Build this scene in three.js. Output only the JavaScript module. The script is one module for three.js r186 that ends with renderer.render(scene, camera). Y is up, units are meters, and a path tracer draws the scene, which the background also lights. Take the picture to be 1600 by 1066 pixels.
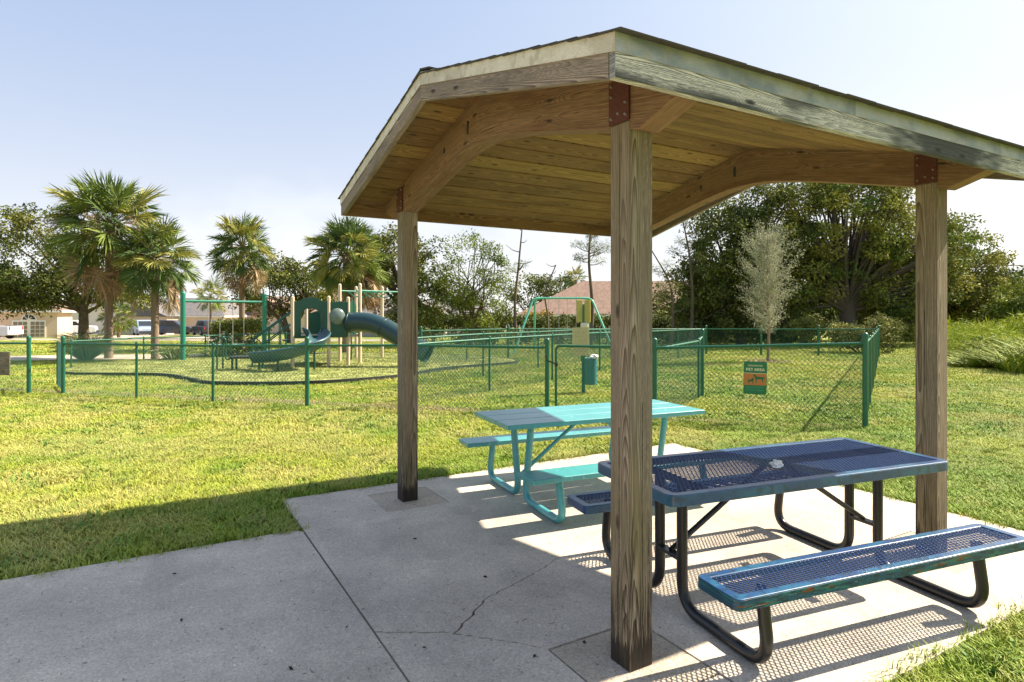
import * as THREE from 'three';
import { mergeGeometries } from 'three/addons/utils/BufferGeometryUtils.js';
import { RoundedBoxGeometry } from 'three/addons/geometries/RoundedBoxGeometry.js';

// ---------------------------------------------------------------- camera, sky, sun, exposure
const scene = new THREE.Scene();
const camera = new THREE.PerspectiveCamera(2 * Math.atan(533 / 972) * 180 / Math.PI, 1600 / 1066, 0.05, 1500);
camera.position.set(0, 1.65, 0);
camera.lookAt(0, 1.65, -10);
camera.setViewOffset(1600, 1066, 0, 45, 1600, 1066);        // shifted lens, verticals stay upright
const renderer = new THREE.WebGLRenderer({ antialias: true });
renderer.toneMapping = THREE.LinearToneMapping;
renderer.toneMappingExposure = 2.8;
renderer.shadowMap.enabled = true;

const SUN = new THREE.Vector3(0.94, 1.0, -0.36).normalize();
{
  const w = 1024, h = 512, d = new Float32Array(w * h * 4);
  for (let j = 0; j < h; j++) {
    const el = ((j + 0.5) / h - 0.5) * Math.PI, y = Math.sin(el), cy = Math.cos(el);
    for (let i = 0; i < w; i++) {
      const az = ((i + 0.5) / w - 0.5) * 2 * Math.PI, x = cy * Math.cos(az), z = cy * Math.sin(az);
      const k = Math.max(0, y), c = x * SUN.x + y * SUN.y + z * SUN.z;
      const haze = Math.exp(-k * 3.6), glow = Math.pow(Math.max(0, (c + 1) / 2), 7);
      const wisp = 0.045 * sstep(0.5, 0.8, fbm(Math.cos(az) * 7 + 11 + y * 5, Math.sin(az) * 7 + y * 11, 7, 5)) * sstep(0.34, 0.1, k);
      const r = 0.090 + 0.335 * haze + 0.30 * glow + wisp, g = 0.152 + 0.270 * haze + 0.27 * glow + wisp * 0.9, b = 0.280 + 0.125 * haze + 0.18 * glow + wisp * 0.7;
      const n = (j * w + i) * 4;
      d[n] = r; d[n + 1] = g; d[n + 2] = b; d[n + 3] = 1;
    }
  }
  const t = new THREE.DataTexture(d, w, h, THREE.RGBAFormat, THREE.FloatType);
  t.mapping = THREE.EquirectangularReflectionMapping; t.magFilter = THREE.LinearFilter; t.needsUpdate = true;
  scene.background = t; scene.environment = t;
}
const sun = new THREE.DirectionalLight(new THREE.Color().setRGB(1, 0.9, 0.74), 4.8);
sun.position.copy(SUN).multiplyScalar(60); sun.castShadow = true; sun.shadow.radius = 1;
Object.assign(sun.shadow.camera, { left: -40, right: 40, top: 30, bottom: -30, near: 1, far: 160 });
sun.shadow.mapSize.set(4096, 4096);
scene.add(sun, sun.target);

// ---------------------------------------------------------------- helpers
function rng(seed) { let a = seed >>> 0; return () => { a = (a + 0x6D2B79F5) | 0; let t = Math.imul(a ^ (a >>> 15), 1 | a); t = (t + Math.imul(t ^ (t >>> 7), 61 | t)) ^ t; return ((t ^ (t >>> 14)) >>> 0) / 4294967296; }; }
const R = rng(77);
const rr = (a, b, f = R) => a + (b - a) * f();
const gauss = (f = R) => (f() + f() + f() + f() - 2) * 0.87;
function hash(x, y, s = 0) { let h = Math.imul(x | 0, 374761393) + Math.imul(y | 0, 668265263) + Math.imul(s | 0, 1442695041); h = Math.imul(h ^ (h >>> 13), 1274126177); return ((h ^ (h >>> 16)) >>> 0) / 4294967296; }
function vn(x, y, s = 0, px = 0, py = 0) {   // value noise, tiled when px, py are given
  const x0 = Math.floor(x), y0 = Math.floor(y), fx = x - x0, fy = y - y0, u = fx * fx * (3 - 2 * fx), v = fy * fy * (3 - 2 * fy);
  const m = (a, p) => p ? ((a % p) + p) % p : a;
  const a = hash(m(x0, px), m(y0, py), s), b = hash(m(x0 + 1, px), m(y0, py), s), c = hash(m(x0, px), m(y0 + 1, py), s), e = hash(m(x0 + 1, px), m(y0 + 1, py), s);
  return a + (b - a) * u + (c - a) * v + (a - b - c + e) * u * v;
}
function fbm(x, y, s = 0, o = 4) { let t = 0, a = 0.5; for (let i = 0; i < o; i++) { t += a * vn(x, y, s + i); x *= 2.03; y *= 2.03; a *= 0.5; } return t / (1 - Math.pow(0.5, o)); }
function sstep(a, b, x) { const t = Math.min(1, Math.max(0, (x - a) / (b - a))); return t * t * (3 - 2 * t); }
const mix = (a, b, t) => a + (b - a) * t, mix3 = (a, b, t) => [mix(a[0], b[0], t), mix(a[1], b[1], t), mix(a[2], b[2], t)];
const V = (x, y, z) => new THREE.Vector3(x, y, z);
const W = (X, Z, y = 0) => V(X, y, -Z);                    // ground plan: X to the side, Z ahead
const deg = Math.PI / 180;
const ground = (X, Z) => -0.03 - 0.023 * Math.max(0, Z - 27) * sstep(27, 36, Z);

const taken = {};
const numbered = (n) => { const k = taken[n] = (taken[n] ?? -1) + 1; return k ? n + '_' + String(k).padStart(3, '0') : n; };
function tag(o, label, category, group, kind) { if (label) o.userData.label = label; if (category) o.userData.category = category; if (group) o.userData.group = group; if (kind) o.userData.kind = kind; return o; }
function thing(name, label, category, pos = V(0, 0, 0), turn = 0, group) {
  const o = new THREE.Group(); o.name = numbered(name); o.position.copy(pos); o.rotation.y = turn; scene.add(o);
  return tag(o, label, category, group);
}
const clean = (g) => { let q = g.index ? g.toNonIndexed() : g; for (const k of Object.keys(q.attributes)) if (!['position', 'normal', 'uv', 'color'].includes(k)) q.deleteAttribute(k); return q; };
function geo(list) {
  if (!Array.isArray(list)) return list;
  if (list.length === 1) return list[0];
  const q = list.map(clean); if (q.some((g) => !g.attributes.uv)) q.forEach((g) => g.deleteAttribute('uv'));
  return mergeGeometries(q);
}
function part(name, g, mat, parent) {
  const m = new THREE.Mesh(geo(g), mat); m.name = name; m.castShadow = m.receiveShadow = true;
  if (parent) parent.add(m); else { m.name = numbered(name); scene.add(m); }
  return m;
}
const at = (g, x, y, z) => g.translate(x, y, z);
const box = (w, h, d, x = 0, y = 0, z = 0) => new THREE.BoxGeometry(w, h, d).translate(x, y, z);
const rbox = (w, h, d, x, y, z, r = 0.01, s = 2) => new RoundedBoxGeometry(w, h, d, s, r).translate(x, y, z);
function cyl(a, b, r0, r1 = r0, n = 10) {
  const d = b.clone().sub(a), g = new THREE.CylinderGeometry(r1, r0, d.length(), n, 1);
  g.applyQuaternion(new THREE.Quaternion().setFromUnitVectors(V(0, 1, 0), d.normalize()));
  return g.translate((a.x + b.x) / 2, (a.y + b.y) / 2, (a.z + b.z) / 2);
}
class PolyPath extends THREE.CurvePath { }
function bend(pts, r) {                                      // polyline with rounded corners
  const c = new PolyPath(); let p = pts[0];
  for (let i = 1; i < pts.length - 1; i++) {
    const a = pts[i].clone().sub(pts[i - 1]), b = pts[i + 1].clone().sub(pts[i]), q = Math.min(r, a.length() * 0.49, b.length() * 0.49);
    const s = pts[i].clone().addScaledVector(a.normalize(), -q), e = pts[i].clone().addScaledVector(b.normalize(), q);
    c.add(new THREE.LineCurve3(p, s)); c.add(new THREE.QuadraticBezierCurve3(s, pts[i], e)); p = e;
  }
  c.add(new THREE.LineCurve3(p, pts[pts.length - 1])); return c;
}
const tube = (curve, r, seg = 40, n = 10) => new THREE.TubeGeometry(curve, seg, r, n, false);
const spline = (pts) => new THREE.CatmullRomCurve3(pts);
function taper(pts, r0, r1, seg = 6, n = 6) {                // tapered limb
  const c = spline(pts), g = new THREE.TubeGeometry(c, seg, 1, n, false), p = g.attributes.position, o = V(0, 0, 0);
  for (let i = 0; i <= seg; i++) { c.getPointAt(i / seg, o); const r = mix(r0, r1, i / seg); for (let j = 0; j <= n; j++) { const k = i * (n + 1) + j; p.setXYZ(k, o.x + (p.getX(k) - o.x) * r, o.y + (p.getY(k) - o.y) * r, o.z + (p.getZ(k) - o.z) * r); } }
  return g;
}
function metreUV(g, ox = 0, oy = 0) {                         // x runs along the grain
  const p = g.attributes.position, n = g.attributes.normal, u = new Float32Array(p.count * 2);
  for (let i = 0; i < p.count; i++) {
    const ax = Math.abs(n.getX(i)), ay = Math.abs(n.getY(i)), az = Math.abs(n.getZ(i));
    let a = p.getX(i), b = p.getY(i);
    if (ay > az && ay >= ax) b = p.getZ(i); else if (ax > ay && ax > az) { a = p.getZ(i) * 0.2; b = p.getY(i); }
    u[i * 2] = a + ox; u[i * 2 + 1] = b + oy;
  }
  g.setAttribute('uv', new THREE.BufferAttribute(u, 2)); return g;
}
function extrude(shape, depth, bevel = 0, seg = 12) {
  return new THREE.ExtrudeGeometry(shape, { depth, bevelEnabled: bevel > 0, bevelSize: bevel, bevelThickness: bevel, bevelSegments: 2, curveSegments: seg });
}
const poly = (pts) => new THREE.Shape(pts.map((p) => new THREE.Vector2(p[0], p[1])));

// ---------------------------------------------------------------- textures
function tex(w, h, f, srgb = true, sx = 1, sy = 1) {
  const d = new Uint8Array(w * h * 4);
  for (let j = 0; j < h; j++) for (let i = 0; i < w; i++) { const c = f(i / w, j / h, i, j), n = (j * w + i) * 4; d[n] = Math.max(0, Math.min(255, c[0] * 255)); d[n + 1] = Math.max(0, Math.min(255, c[1] * 255)); d[n + 2] = Math.max(0, Math.min(255, c[2] * 255)); d[n + 3] = 255; }
  const t = new THREE.DataTexture(d, w, h); t.magFilter = THREE.LinearFilter; t.wrapS = t.wrapT = sx === 2.2 ? THREE.MirroredRepeatWrapping : THREE.RepeatWrapping; t.repeat.set(1 / sx, 1 / sy);
  if (srgb) t.colorSpace = THREE.SRGBColorSpace; t.needsUpdate = true; return t;
}
// timber: value 0 (late wood, dark) .. 1; sizes in metres
function grain(um, vm, seed, scale = 1) {
  const lane = Math.floor(vm / 0.2), v = vm / 0.2 - lane, off = hash(lane, 3, seed);
  const c = 0.25 + 0.5 * off;
  let f = 5.5 * (v - c) * (v - c) * (off > 0.4 ? 1.6 : 0.8) + um * (0.2 + 0.35 * off) * scale + 1.0 * fbm(um * 0.55, v * 1.1 + lane * 7, seed, 3) + 0.06 * vn(um * 6, v * 14, seed + 5);
  let knot = 0;
  for (let k = 0; k < 2; k++) {
    const kx = (hash(lane, k + 9, seed) + k) * 1.1, kv = 0.2 + 0.6 * hash(lane, k + 20, seed), dx = (um - kx) / 0.05, dv = (v - kv) / 0.12, q = dx * dx * 0.5 + dv * dv;
    f += 0.35 * Math.exp(-q * 0.35); if (q < 0.35) knot = Math.max(knot, 1 - q / 0.35);
  }
  const ring = f * 9, s = ring - Math.floor(ring);
  const late = Math.pow(s, 2.2) * (1 - sstep(0.93, 1, s));
  return [late, vn(um * 7, vm * 420, seed + 9) * 0.6 + vn(um * 26, vm * 900, seed + 10) * 0.4, knot];
}
function woodTex(seed, light, dark, opt = {}) {
  const { contrast = 0.75, fibre = 0.16, patch = 0.25, patchCol = dark, scale = 1, w = 1024, h = 512, L = 2.2, Hh = 0.8 } = opt;
  return tex(w, h, (u, v) => {
    const um = u * L, vm = v * Hh, [late, fib, knot] = grain(um, vm, seed, scale);
    let c = mix3(light, dark, late * contrast);
    c = mix3(c, patchCol, patch * sstep(0.45, 0.75, fbm(um * 2.2, vm * 9, seed + 31)));
    c = mix3(c, [dark[0] * 0.45, dark[1] * 0.4, dark[2] * 0.4], knot * 0.8);
    const k = 1 - fibre + 2 * fibre * fib; return [c[0] * k, c[1] * k, c[2] * k];
  }, true, L, Hh);
}
const woodBump = tex(1024, 512, (u, v) => { const [late, fib] = grain(u * 2.2, v * 0.8, 5); const q = 0.35 + 0.35 * late + 0.4 * (fib - 0.5); return [q, q, q]; }, false, 2.2, 0.8);
const S = (o) => new THREE.MeshStandardMaterial(o);
const C = (r, g, b) => new THREE.Color().setRGB(r, g, b);
const wood = (seed, light, dark, opt = {}) => S({ map: woodTex(seed, light, dark, opt), bumpMap: woodBump, bumpScale: 0.004, roughness: 0.85 });
const M = {};
M.deck = [wood(11, [0.60, 0.48, 0.28], [0.33, 0.22, 0.11], { patchCol: [0.42, 0.31, 0.16], contrast: 0.95, patch: 0.4 }), wood(12, [0.53, 0.41, 0.24], [0.28, 0.19, 0.10], { patchCol: [0.31, 0.22, 0.12], contrast: 0.95, patch: 0.45 }), wood(13, [0.62, 0.50, 0.28], [0.36, 0.25, 0.12], { patchCol: [0.46, 0.38, 0.19], contrast: 0.95, patch: 0.4 })];
M.glulam = wood(21, [0.53, 0.415, 0.30], [0.32, 0.225, 0.15], { contrast: 0.75, patchCol: [0.38, 0.25, 0.15], patch: 0.6, scale: 0.15, fibre: 0.3 });
M.fascia = wood(31, [0.60, 0.54, 0.47], [0.27, 0.22, 0.18], { contrast: 1, patch: 0.5, patchCol: [0.36, 0.33, 0.30], fibre: 0.24 });
M.fasciaPale = wood(32, [0.82, 0.81, 0.77], [0.22, 0.22, 0.21], { contrast: 0.95, patch: 0.9, patchCol: [0.20, 0.21, 0.21], fibre: 0.3 });
const weather = (seed, a, b, c) => tex(512, 256, (u, v) => { const n = fbm(u * 14, v * 3, seed), m = fbm(u * 60, v * 4, seed + 5); let k = mix3(a, b, sstep(0.35, 0.7, n)); k = mix3(k, c, 0.5 * sstep(0.58, 0.72, m)); const g = 0.94 + 0.12 * vn(u * 300, v * 150, seed); return k.map((x) => x * g); }, true, 2.4, 0.3);
M.drip = S({ map: weather(41, [0.80, 0.77, 0.68], [0.72, 0.68, 0.58], [0.6, 0.55, 0.45]), roughness: 0.5 });
M.dripGrey = S({ map: weather(42, [0.60, 0.62, 0.62], [0.46, 0.50, 0.52], [0.60, 0.58, 0.50]), roughness: 0.5 });
M.rust = S({ map: tex(256, 256, (u, v) => { const n = fbm(u * 9, v * 9, 51, 5), k = mix3([0.27, 0.14, 0.11], [0.41, 0.22, 0.16], n), g = 0.85 + 0.3 * vn(u * 90, v * 90, 52); return k.map((x) => x * g); }, true, 0.3, 0.3), roughness: 0.75, metalness: 0.1 });
M.bolt = S({ color: C(0.30, 0.27, 0.25), metalness: 0.7, roughness: 0.5 });
M.shingle = S({ map: tex(256, 256, (u, v) => { const k = 0.17 + 0.13 * vn(u * 120, v * 120, 61) + 0.06 * vn(u * 10, v * 10, 62); return [k, k * 0.95, k * 0.88]; }, true, 1, 1), roughness: 0.95 });
M.felt = S({ color: C(0.03, 0.03, 0.03), roughness: 1 });
// four post faces side by side over the full height, with the dark rot streaks the posts have at their feet
const postTex = tex(2048, 512, (u, v) => {
  const face = Math.floor(v * 4), fv = v * 4 - face, um = u * 2.6, vm = 0.2 * (face + 0.14 + fv * 0.72);
  const [late, fib, knot] = grain(um + face * 3.1, vm, 71 + face, 0.9);
  const light = [[0.59, 0.535, 0.45], [0.56, 0.52, 0.45], [0.61, 0.555, 0.465], [0.55, 0.49, 0.40]][face];
  let c = mix3(light, [0.26, 0.195, 0.135], late * 0.85);
  c = mix3(c, [0.47, 0.42, 0.30], 0.55 * sstep(0.45, 0.75, fbm(um * 1.5, fv * 2.5 + face * 9, 80)));
  c = mix3(c, [0.2, 0.15, 0.11], knot * 0.85);
  const streak = vn(fv * 9 + face * 20, um * 1.6, 82) * 0.7 + vn(fv * 30 + face * 60, um * 3, 83) * 0.3;
  { const ero = fbm(um * 9, fv * 26 + face * 31, 84, 4) * 0.6 + late * 0.25; c = mix3(c, [0.15, 0.115, 0.08], 0.9 * sstep(0.02, 0.20, streak * 0.95 - um * 0.95) * sstep(0.26, 0.50, ero + 0.5 * sstep(0.16, 0.01, um))); }
  c = mix3(c, [0.33, 0.30, 0.17], 0.35 * sstep(0.5, 0.7, fbm(um * 3, fv * 7 + face * 5, 86)) * sstep(1.1, 0.5, um));
  const crack = Math.abs(fv - 0.45 - 0.12 * (fbm(um * 1.3, face * 5, 87) - 0.5)) < 0.011 && vn(um * 2.2, face * 3, 88) > 0.5 ? 0.28 : 1;
  const k = (0.72 + 0.46 * fib) * crack; return [c[0] * k, c[1] * k, c[2] * k];
});
M.post = S({ map: postTex, bumpMap: postTex, bumpScale: 0.005, roughness: 0.88 });
M.concrete = (() => {
  const f = (u, v) => {
    const n = 0.5 * vn(u * 6, v * 6, 91, 6, 6) + 0.3 * vn(u * 19, v * 19, 92, 19, 19) + 0.2 * vn(u * 60, v * 60, 93, 60, 60), s = vn(u * 420, v * 420, 94, 420, 420), t = vn(u * 230, v * 230, 95, 230, 230);
    let k = mix3([0.64, 0.595, 0.54], [0.81, 0.755, 0.68], n), g = (0.90 + 0.18 * s) * (0.93 + 0.14 * vn(u * 3, v * 3, 98, 3, 3));
    if (t > 0.93) g *= 1.16; if (t < 0.06) g *= 0.66;
    const st = sstep(0.68, 0.84, vn(u * 11 + 3, v * 11, 96, 11, 11)) * 0.16; k = mix3(k, [0.50, 0.47, 0.42], st);
    return k.map((x) => x * g);
  };
  const t = tex(1536, 1536, f, true, 3, 3), b = tex(1024, 1024, (u, v) => { const s = 0.55 * vn(u * 420, v * 420, 94, 420, 420) + 0.45 * vn(u * 160, v * 160, 97, 160, 160); return [s, s, s]; }, false, 3, 3);
  return S({ map: t, bumpMap: b, bumpScale: 0.0035, roughness: 0.92 });
})();
M.footing = S({ map: M.concrete.map, bumpMap: M.concrete.bumpMap, bumpScale: 0.006, roughness: 0.95, color: C(0.84, 0.81, 0.76) });
M.soil = S({ color: C(0.035, 0.028, 0.02), roughness: 1 });
const bluePaint = tex(1024, 512, (u, v) => {
  const n = fbm(u * 7, v * 9, 101), m = fbm(u * 40, v * 22, 102); let c = mix3([0.09, 0.25, 0.43], [0.11, 0.34, 0.47], sstep(0.4, 0.65, n));
  c = mix3(c, [0.07, 0.18, 0.28], sstep(0.52, 0.7, m) * 0.6); const sc = fbm(u * 9, v * 130, 103, 3); if (sc > 0.80) c = mix3(c, [0.45, 0.55, 0.58], 0.45); return c;
}, true, 1.2, 0.6);
M.blue = new THREE.MeshPhysicalMaterial({ map: bluePaint, roughness: 0.36, clearcoat: 0.5, clearcoatRoughness: 0.3 });
M.blueWorn = new THREE.MeshPhysicalMaterial({ map: tex(1024, 128, (u, v) => {
  const n = fbm(u * 14, v * 3, 111), m = fbm(u * 50, v * 8, 112); let c = mix3([0.10, 0.30, 0.40], [0.13, 0.42, 0.42], sstep(0.4, 0.62, n));
  c = mix3(c, [0.08, 0.18, 0.24], sstep(0.5, 0.66, m) * 0.8); if (n > 0.68 && m > 0.42) c = mix3(c, [0.50, 0.24, 0.12], 0.9); if (fbm(u * 30, v * 30, 114) > 0.78) c = [0.62, 0.70, 0.72]; return c;
}, true, 2.0, 0.08), roughness: 0.45 });
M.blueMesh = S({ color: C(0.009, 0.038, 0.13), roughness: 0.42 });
M.blackTube = S({ color: C(0.012, 0.012, 0.013), roughness: 0.33 });
M.teal = new THREE.MeshPhysicalMaterial({ map: tex(512, 512, (u, v) => { const n = fbm(u * 8, v * 8, 121), g = 0.95 + 0.1 * vn(u * 160, v * 9, 122); let c = mix3([0.27, 0.62, 0.62], [0.23, 0.56, 0.58], n); if (fbm(u * 30, v * 26, 123) > 0.77) c = mix3(c, [0.52, 0.76, 0.70], 0.6); return c.map((x) => x * g); }, true, 1, 1), roughness: 0.4, clearcoat: 0.7, clearcoatRoughness: 0.35 });
M.fence = S({ color: C(0.008, 0.105, 0.055), roughness: 0.42 });
M.wire = S({ color: C(0.012, 0.09, 0.06), roughness: 0.35 });
M.playGreen = S({ color: C(0.004, 0.060, 0.036), roughness: 0.4 });  // green darkened to carry the shade on the near side of the structure
M.playBeige = S({ color: C(0.62, 0.49, 0.34), roughness: 0.5 });
M.playSlide = S({ color: C(0.014, 0.042, 0.046), roughness: 0.36, side: THREE.DoubleSide });  // slide colour lowered too, shaded side put into the base tone
M.playTrough = S({ color: C(0.028, 0.078, 0.095), roughness: 0.4, side: THREE.DoubleSide });  // grey blue trough kept dark, with its shade in the colour
M.swingGreen = S({ color: C(0.012, 0.17, 0.11), roughness: 0.42 });
M.dark = S({ color: C(0.02, 0.02, 0.02), roughness: 0.6 });
M.chain = S({ color: C(0.35, 0.35, 0.35), metalness: 0.6, roughness: 0.5 });
M.bark = S({ map: tex(256, 512, (u, v) => { const n = fbm(u * 30, v * 8, 131, 4), k = 0.7 + 0.6 * n; return [0.36 * k, 0.31 * k, 0.25 * k]; }, true, 1, 1), roughness: 0.95 });
M.palmBark = S({ map: tex(128, 512, (u, v) => { const n = fbm(u * 10, v * 50, 133, 3), k = 0.72 + 0.55 * n; return [0.50 * k, 0.43 * k, 0.36 * k]; }, true, 1, 1), roughness: 0.95 });
M.leaf = new THREE.MeshPhysicalMaterial({ vertexColors: true, roughness: 0.8, specularIntensity: 0.45, transmission: 0.25, thickness: 0, side: THREE.DoubleSide });
M.grass = S({ color: 0xffffff, roughness: 0.75, side: THREE.DoubleSide });

// ---------------------------------------------------------------- ground plan of the shelter: p along the eave, q across
const TH = 30.2 * deg, cu = Math.cos(TH), su = Math.sin(TH), A = [0.565, 2.945], PP = 2.705, QQ = 2.96;
const toXZ = (p, q) => [A[0] + p * cu - q * su, A[1] + p * su + q * cu];
const toPQ = (X, Z) => { const dx = X - A[0], dz = Z - A[1]; return [dx * cu + dz * su, -dx * su + dz * cu]; };
const [p1, q1] = toPQ(-2.02, 5.456), [p2] = toPQ(2.02, 7.863), [p3] = toPQ(3.86, 4.69), [, qN] = toPQ(1.70, 2.79), [, qWalk] = toPQ(-1.6, 4.72);
const PAD = { p0: p1, p1: (p2 + p3) / 2, q0: qN, q1: (q1 + toPQ(2.02, 7.863)[1]) / 2 };
const onPad = (X, Z, m = 0) => { const [p, q] = toPQ(X, Z); return (p > PAD.p0 - m && p < PAD.p1 + m && q > PAD.q0 - m && q < PAD.q1 + m) || (p <= PAD.p0 + 0.05 && q < qWalk + m && q > -4); };

// ---------------------------------------------------------------- ground
const straw = [0.52, 0.44, 0.15], lush = [0.15, 0.26, 0.010], yellowG = [0.35, 0.385, 0.032], midG = [0.22, 0.32, 0.020];
const fenceZ = (X) => 10.363 - 0.2756 * X;
function lawnColor(X, Z) {
  const n = fbm(X * 0.55 + 40, Z * 0.55, 201, 4), m = fbm(X * 2.3, Z * 2.3 + 9, 202, 3), s = fbm(X * 0.16, Z * 0.22, 203, 2);
  let c = mix3(midG, yellowG, sstep(0.3, 0.62, n)); c = mix3(c, lush, 0.65 * sstep(0.55, 0.75, m));
  const dry = sstep(0.42, 0.68, fbm(X * 1.3 + 7, Z * 1.3, 205, 4) + 0.10 * sstep(2, -3, X) * sstep(14, 8, Z) - 0.05 * sstep(1, 4, X));
  c = mix3(c, straw, 0.45 * dry + 0.08 * s);
  const f = Math.abs(Z - fenceZ(X)); if (X < 5.2) c = mix3(c, [0.36, 0.28, 0.16], 0.75 * sstep(0.32, 0.05, f + 0.25 * (m - 0.5)) * sstep(0.3, 0.6, n + 0.3 * sstep(0, -3, X)));
  return c;
}
{
  const xs = [], zs = [];
  const grow = (a, b, s0, k) => { const o = [a]; let s = s0; while (o[o.length - 1] < b) { o.push(o[o.length - 1] + s); s *= k; } return o; };
  const px = grow(0, 700, 0.22, 1.035); for (let i = px.length - 1; i > 0; i--) xs.push(-px[i]); xs.push(...px);
  const pz = grow(0, 900, 0.22, 1.028), nz = grow(0, 60, 0.5, 1.2); for (let i = nz.length - 1; i > 0; i--) zs.push(-nz[i]); zs.push(...pz);
  const pos = [], col = [], uv = [], idx = [];
  for (const Z of zs) for (const X of xs) { pos.push(X, ground(X, Z) - (onPad(X, Z, -0.25) ? 0.09 : 0), -Z); const c = lawnColor(X, Z); col.push(c[0] * 0.8, c[1] * 0.8, c[2] * 0.8); uv.push(X, Z); }
  const n = xs.length;
  for (let j = 0; j < zs.length - 1; j++) for (let i = 0; i < n - 1; i++) { const a = j * n + i; idx.push(a, a + 1, a + n, a + 1, a + n + 1, a + n); }
  const g = new THREE.BufferGeometry(); g.setAttribute('position', new THREE.Float32BufferAttribute(pos, 3)); g.setAttribute('color', new THREE.Float32BufferAttribute(col, 3)); g.setAttribute('uv', new THREE.Float32BufferAttribute(uv, 2)); g.setIndex(idx); g.computeVertexNormals();
  const gt = tex(512, 512, (u, v) => { const k = 0.62 + 0.5 * vn(u * 170, v * 170, 211, 170, 170) * (0.7 + 0.6 * vn(u * 40, v * 40, 212, 40, 40)); return [k, k, k * 0.95]; }, true, 2.5, 2.5);
  tag(part('ground', g, S({ map: gt, vertexColors: true, roughness: 1 })), 'mown lawn of patchy green and straw coloured grass', 'ground', null, 'structure');
}

// ---------------------------------------------------------------- concrete pad, walkway, footings
{
  const H = 0.09, J = 0.007;
  const lay = (name, label, shape, mat, top = 0) => {
    const g = extrude(shape, H); g.rotateX(-Math.PI / 2); g.translate(0, top - H, 0);      // shape y = q -> -z
    const m = part(name, g, mat); m.position.set(A[0], 0, -A[1]); m.rotation.y = TH; return tag(m, label, 'pavement', null, 'structure');
  };
  const F = 0.28, jag = rng(5);
  const crackLine = (pts, amp) => { const o = []; for (let i = 0; i < pts.length - 1; i++) { const n = Math.max(3, Math.round(Math.hypot(pts[i + 1][0] - pts[i][0], pts[i + 1][1] - pts[i][1]) / 0.035)); for (let k = 0; k < n; k++) o.push([mix(pts[i][0], pts[i + 1][0], k / n) + (k ? (jag() - 0.5) * amp : 0), mix(pts[i][1], pts[i + 1][1], k / n) + (k ? (jag() - 0.5) * amp : 0)]); } o.push(pts[pts.length - 1]); return o; };
  const px = (x, y) => { const Z = 1603.8 / (y - 488); return toPQ((x - 800) * Z / 972, Z); };
  const s0 = px(584, 988), s1 = px(700, 988), s2 = px(800, 1003); s0[0] = PAD.p0;
  const crack = crackLine([s0, s1, s2, [-F, F]], 0.014);
  const iB = crack.findIndex((c) => c[0] >= s1[0] + 0.02);
  const br = crackLine([crack[iB], px(762, 935), px(842, 893), px(905, 850), px(950, 822)], 0.016);
  const notch = []; br.forEach((b, i) => { const k = 0.0055 * (1 - i / (br.length - 1)) + 0.0009; notch.push([b[0] - k, b[1] + k * 0.5]); });
  const back = br.map((b, i) => { const k = 0.0055 * (1 - i / (br.length - 1)) + 0.0009; return [b[0] + k, b[1] - k * 0.5]; }).reverse();
  // far slab, with its notch for the branching crack
  const farShape = poly(((pts) => {
    const o = [[PAD.p0 + J, PAD.q1], [PAD.p1, PAD.q1], [PAD.p1, PAD.q0], [F + J, PAD.q0], [F + J, F + J], [-F - J, F + J]];
    for (let i = crack.length - 2; i >= 0; i--) {
      if (i === iB) { o.push(...back.slice().reverse().map((b) => [b[0], b[1] + 0.0055]), ...notch.slice().reverse().map((b) => [b[0], b[1] + 0.0055])); continue; }
      o.push([crack[i][0] + (i ? 0 : J), crack[i][1] + 0.0055]);
    }
    return o;
  })());
  const hole = (p, q) => { const h = new THREE.Path(); h.moveTo(p - F, q - F); h.lineTo(p - F, q + F); h.lineTo(p + F, q + F); h.lineTo(p + F, q - F); h.closePath(); return h; };
  const holeB = [0, QQ], spots = [[0, QQ], [PP, 0], [PP, QQ]];
  for (const [p, q] of spots) farShape.holes.push(hole(p, q));
  lay('pavement', 'cracked pale concrete slab under both picnic tables', farShape, M.concrete);
  const near = [[PAD.p0 + J, crack[0][1] - 0.0055]]; for (let i = 1; i < crack.length - 1; i++) near.push([crack[i][0], crack[i][1] - 0.0055]);
  near.push([-F - J, F], [-F - J, -F - J], [F - J, -F - J], [F - J, PAD.q0], [PAD.p0 + J, PAD.q0]);
  lay('pavement', 'small concrete slab in front of the shelter post, below the long crack', poly(near), M.concrete, -0.002);
  lay('pavement', 'concrete walkway slab beside the straight dark joint', poly([[-9, -4], [PAD.p0 - J, -4], [PAD.p0 - J, qWalk - 0.06], [PAD.p0 - 0.05, qWalk], [-9, qWalk]]), M.concrete, 0.003);
  const names = ['shelter post between the crack and the blue table', 'shelter post by the open lawn corner', 'shelter post behind the blue bench', 'shelter post behind the turquoise table'];
  [[0, 0], ...spots].forEach(([p, q], i) => lay('pavement', 'darker square concrete footing round the ' + names[i], poly([[p - F + 0.003, q - F + 0.0055], [p + F - 0.003, q - F + 0.0055], [p + F - 0.003, q + F - 0.0055], [p - F + 0.003, q + F - 0.0055]]), M.footing, -0.003));
  const soil2 = part('bare_soil', box(PAD.p1 - PAD.p0 - 0.1, 0.01, PAD.q1 - PAD.q0 - 0.1, (PAD.p0 + PAD.p1) / 2, -0.03, -(PAD.q0 + PAD.q1) / 2), M.soil);
  soil2.position.set(A[0], 0, -A[1]); soil2.rotation.y = TH; tag(soil2, 'dark soil in the joints and cracks of the concrete', 'soil', null, 'structure');
}

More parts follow.
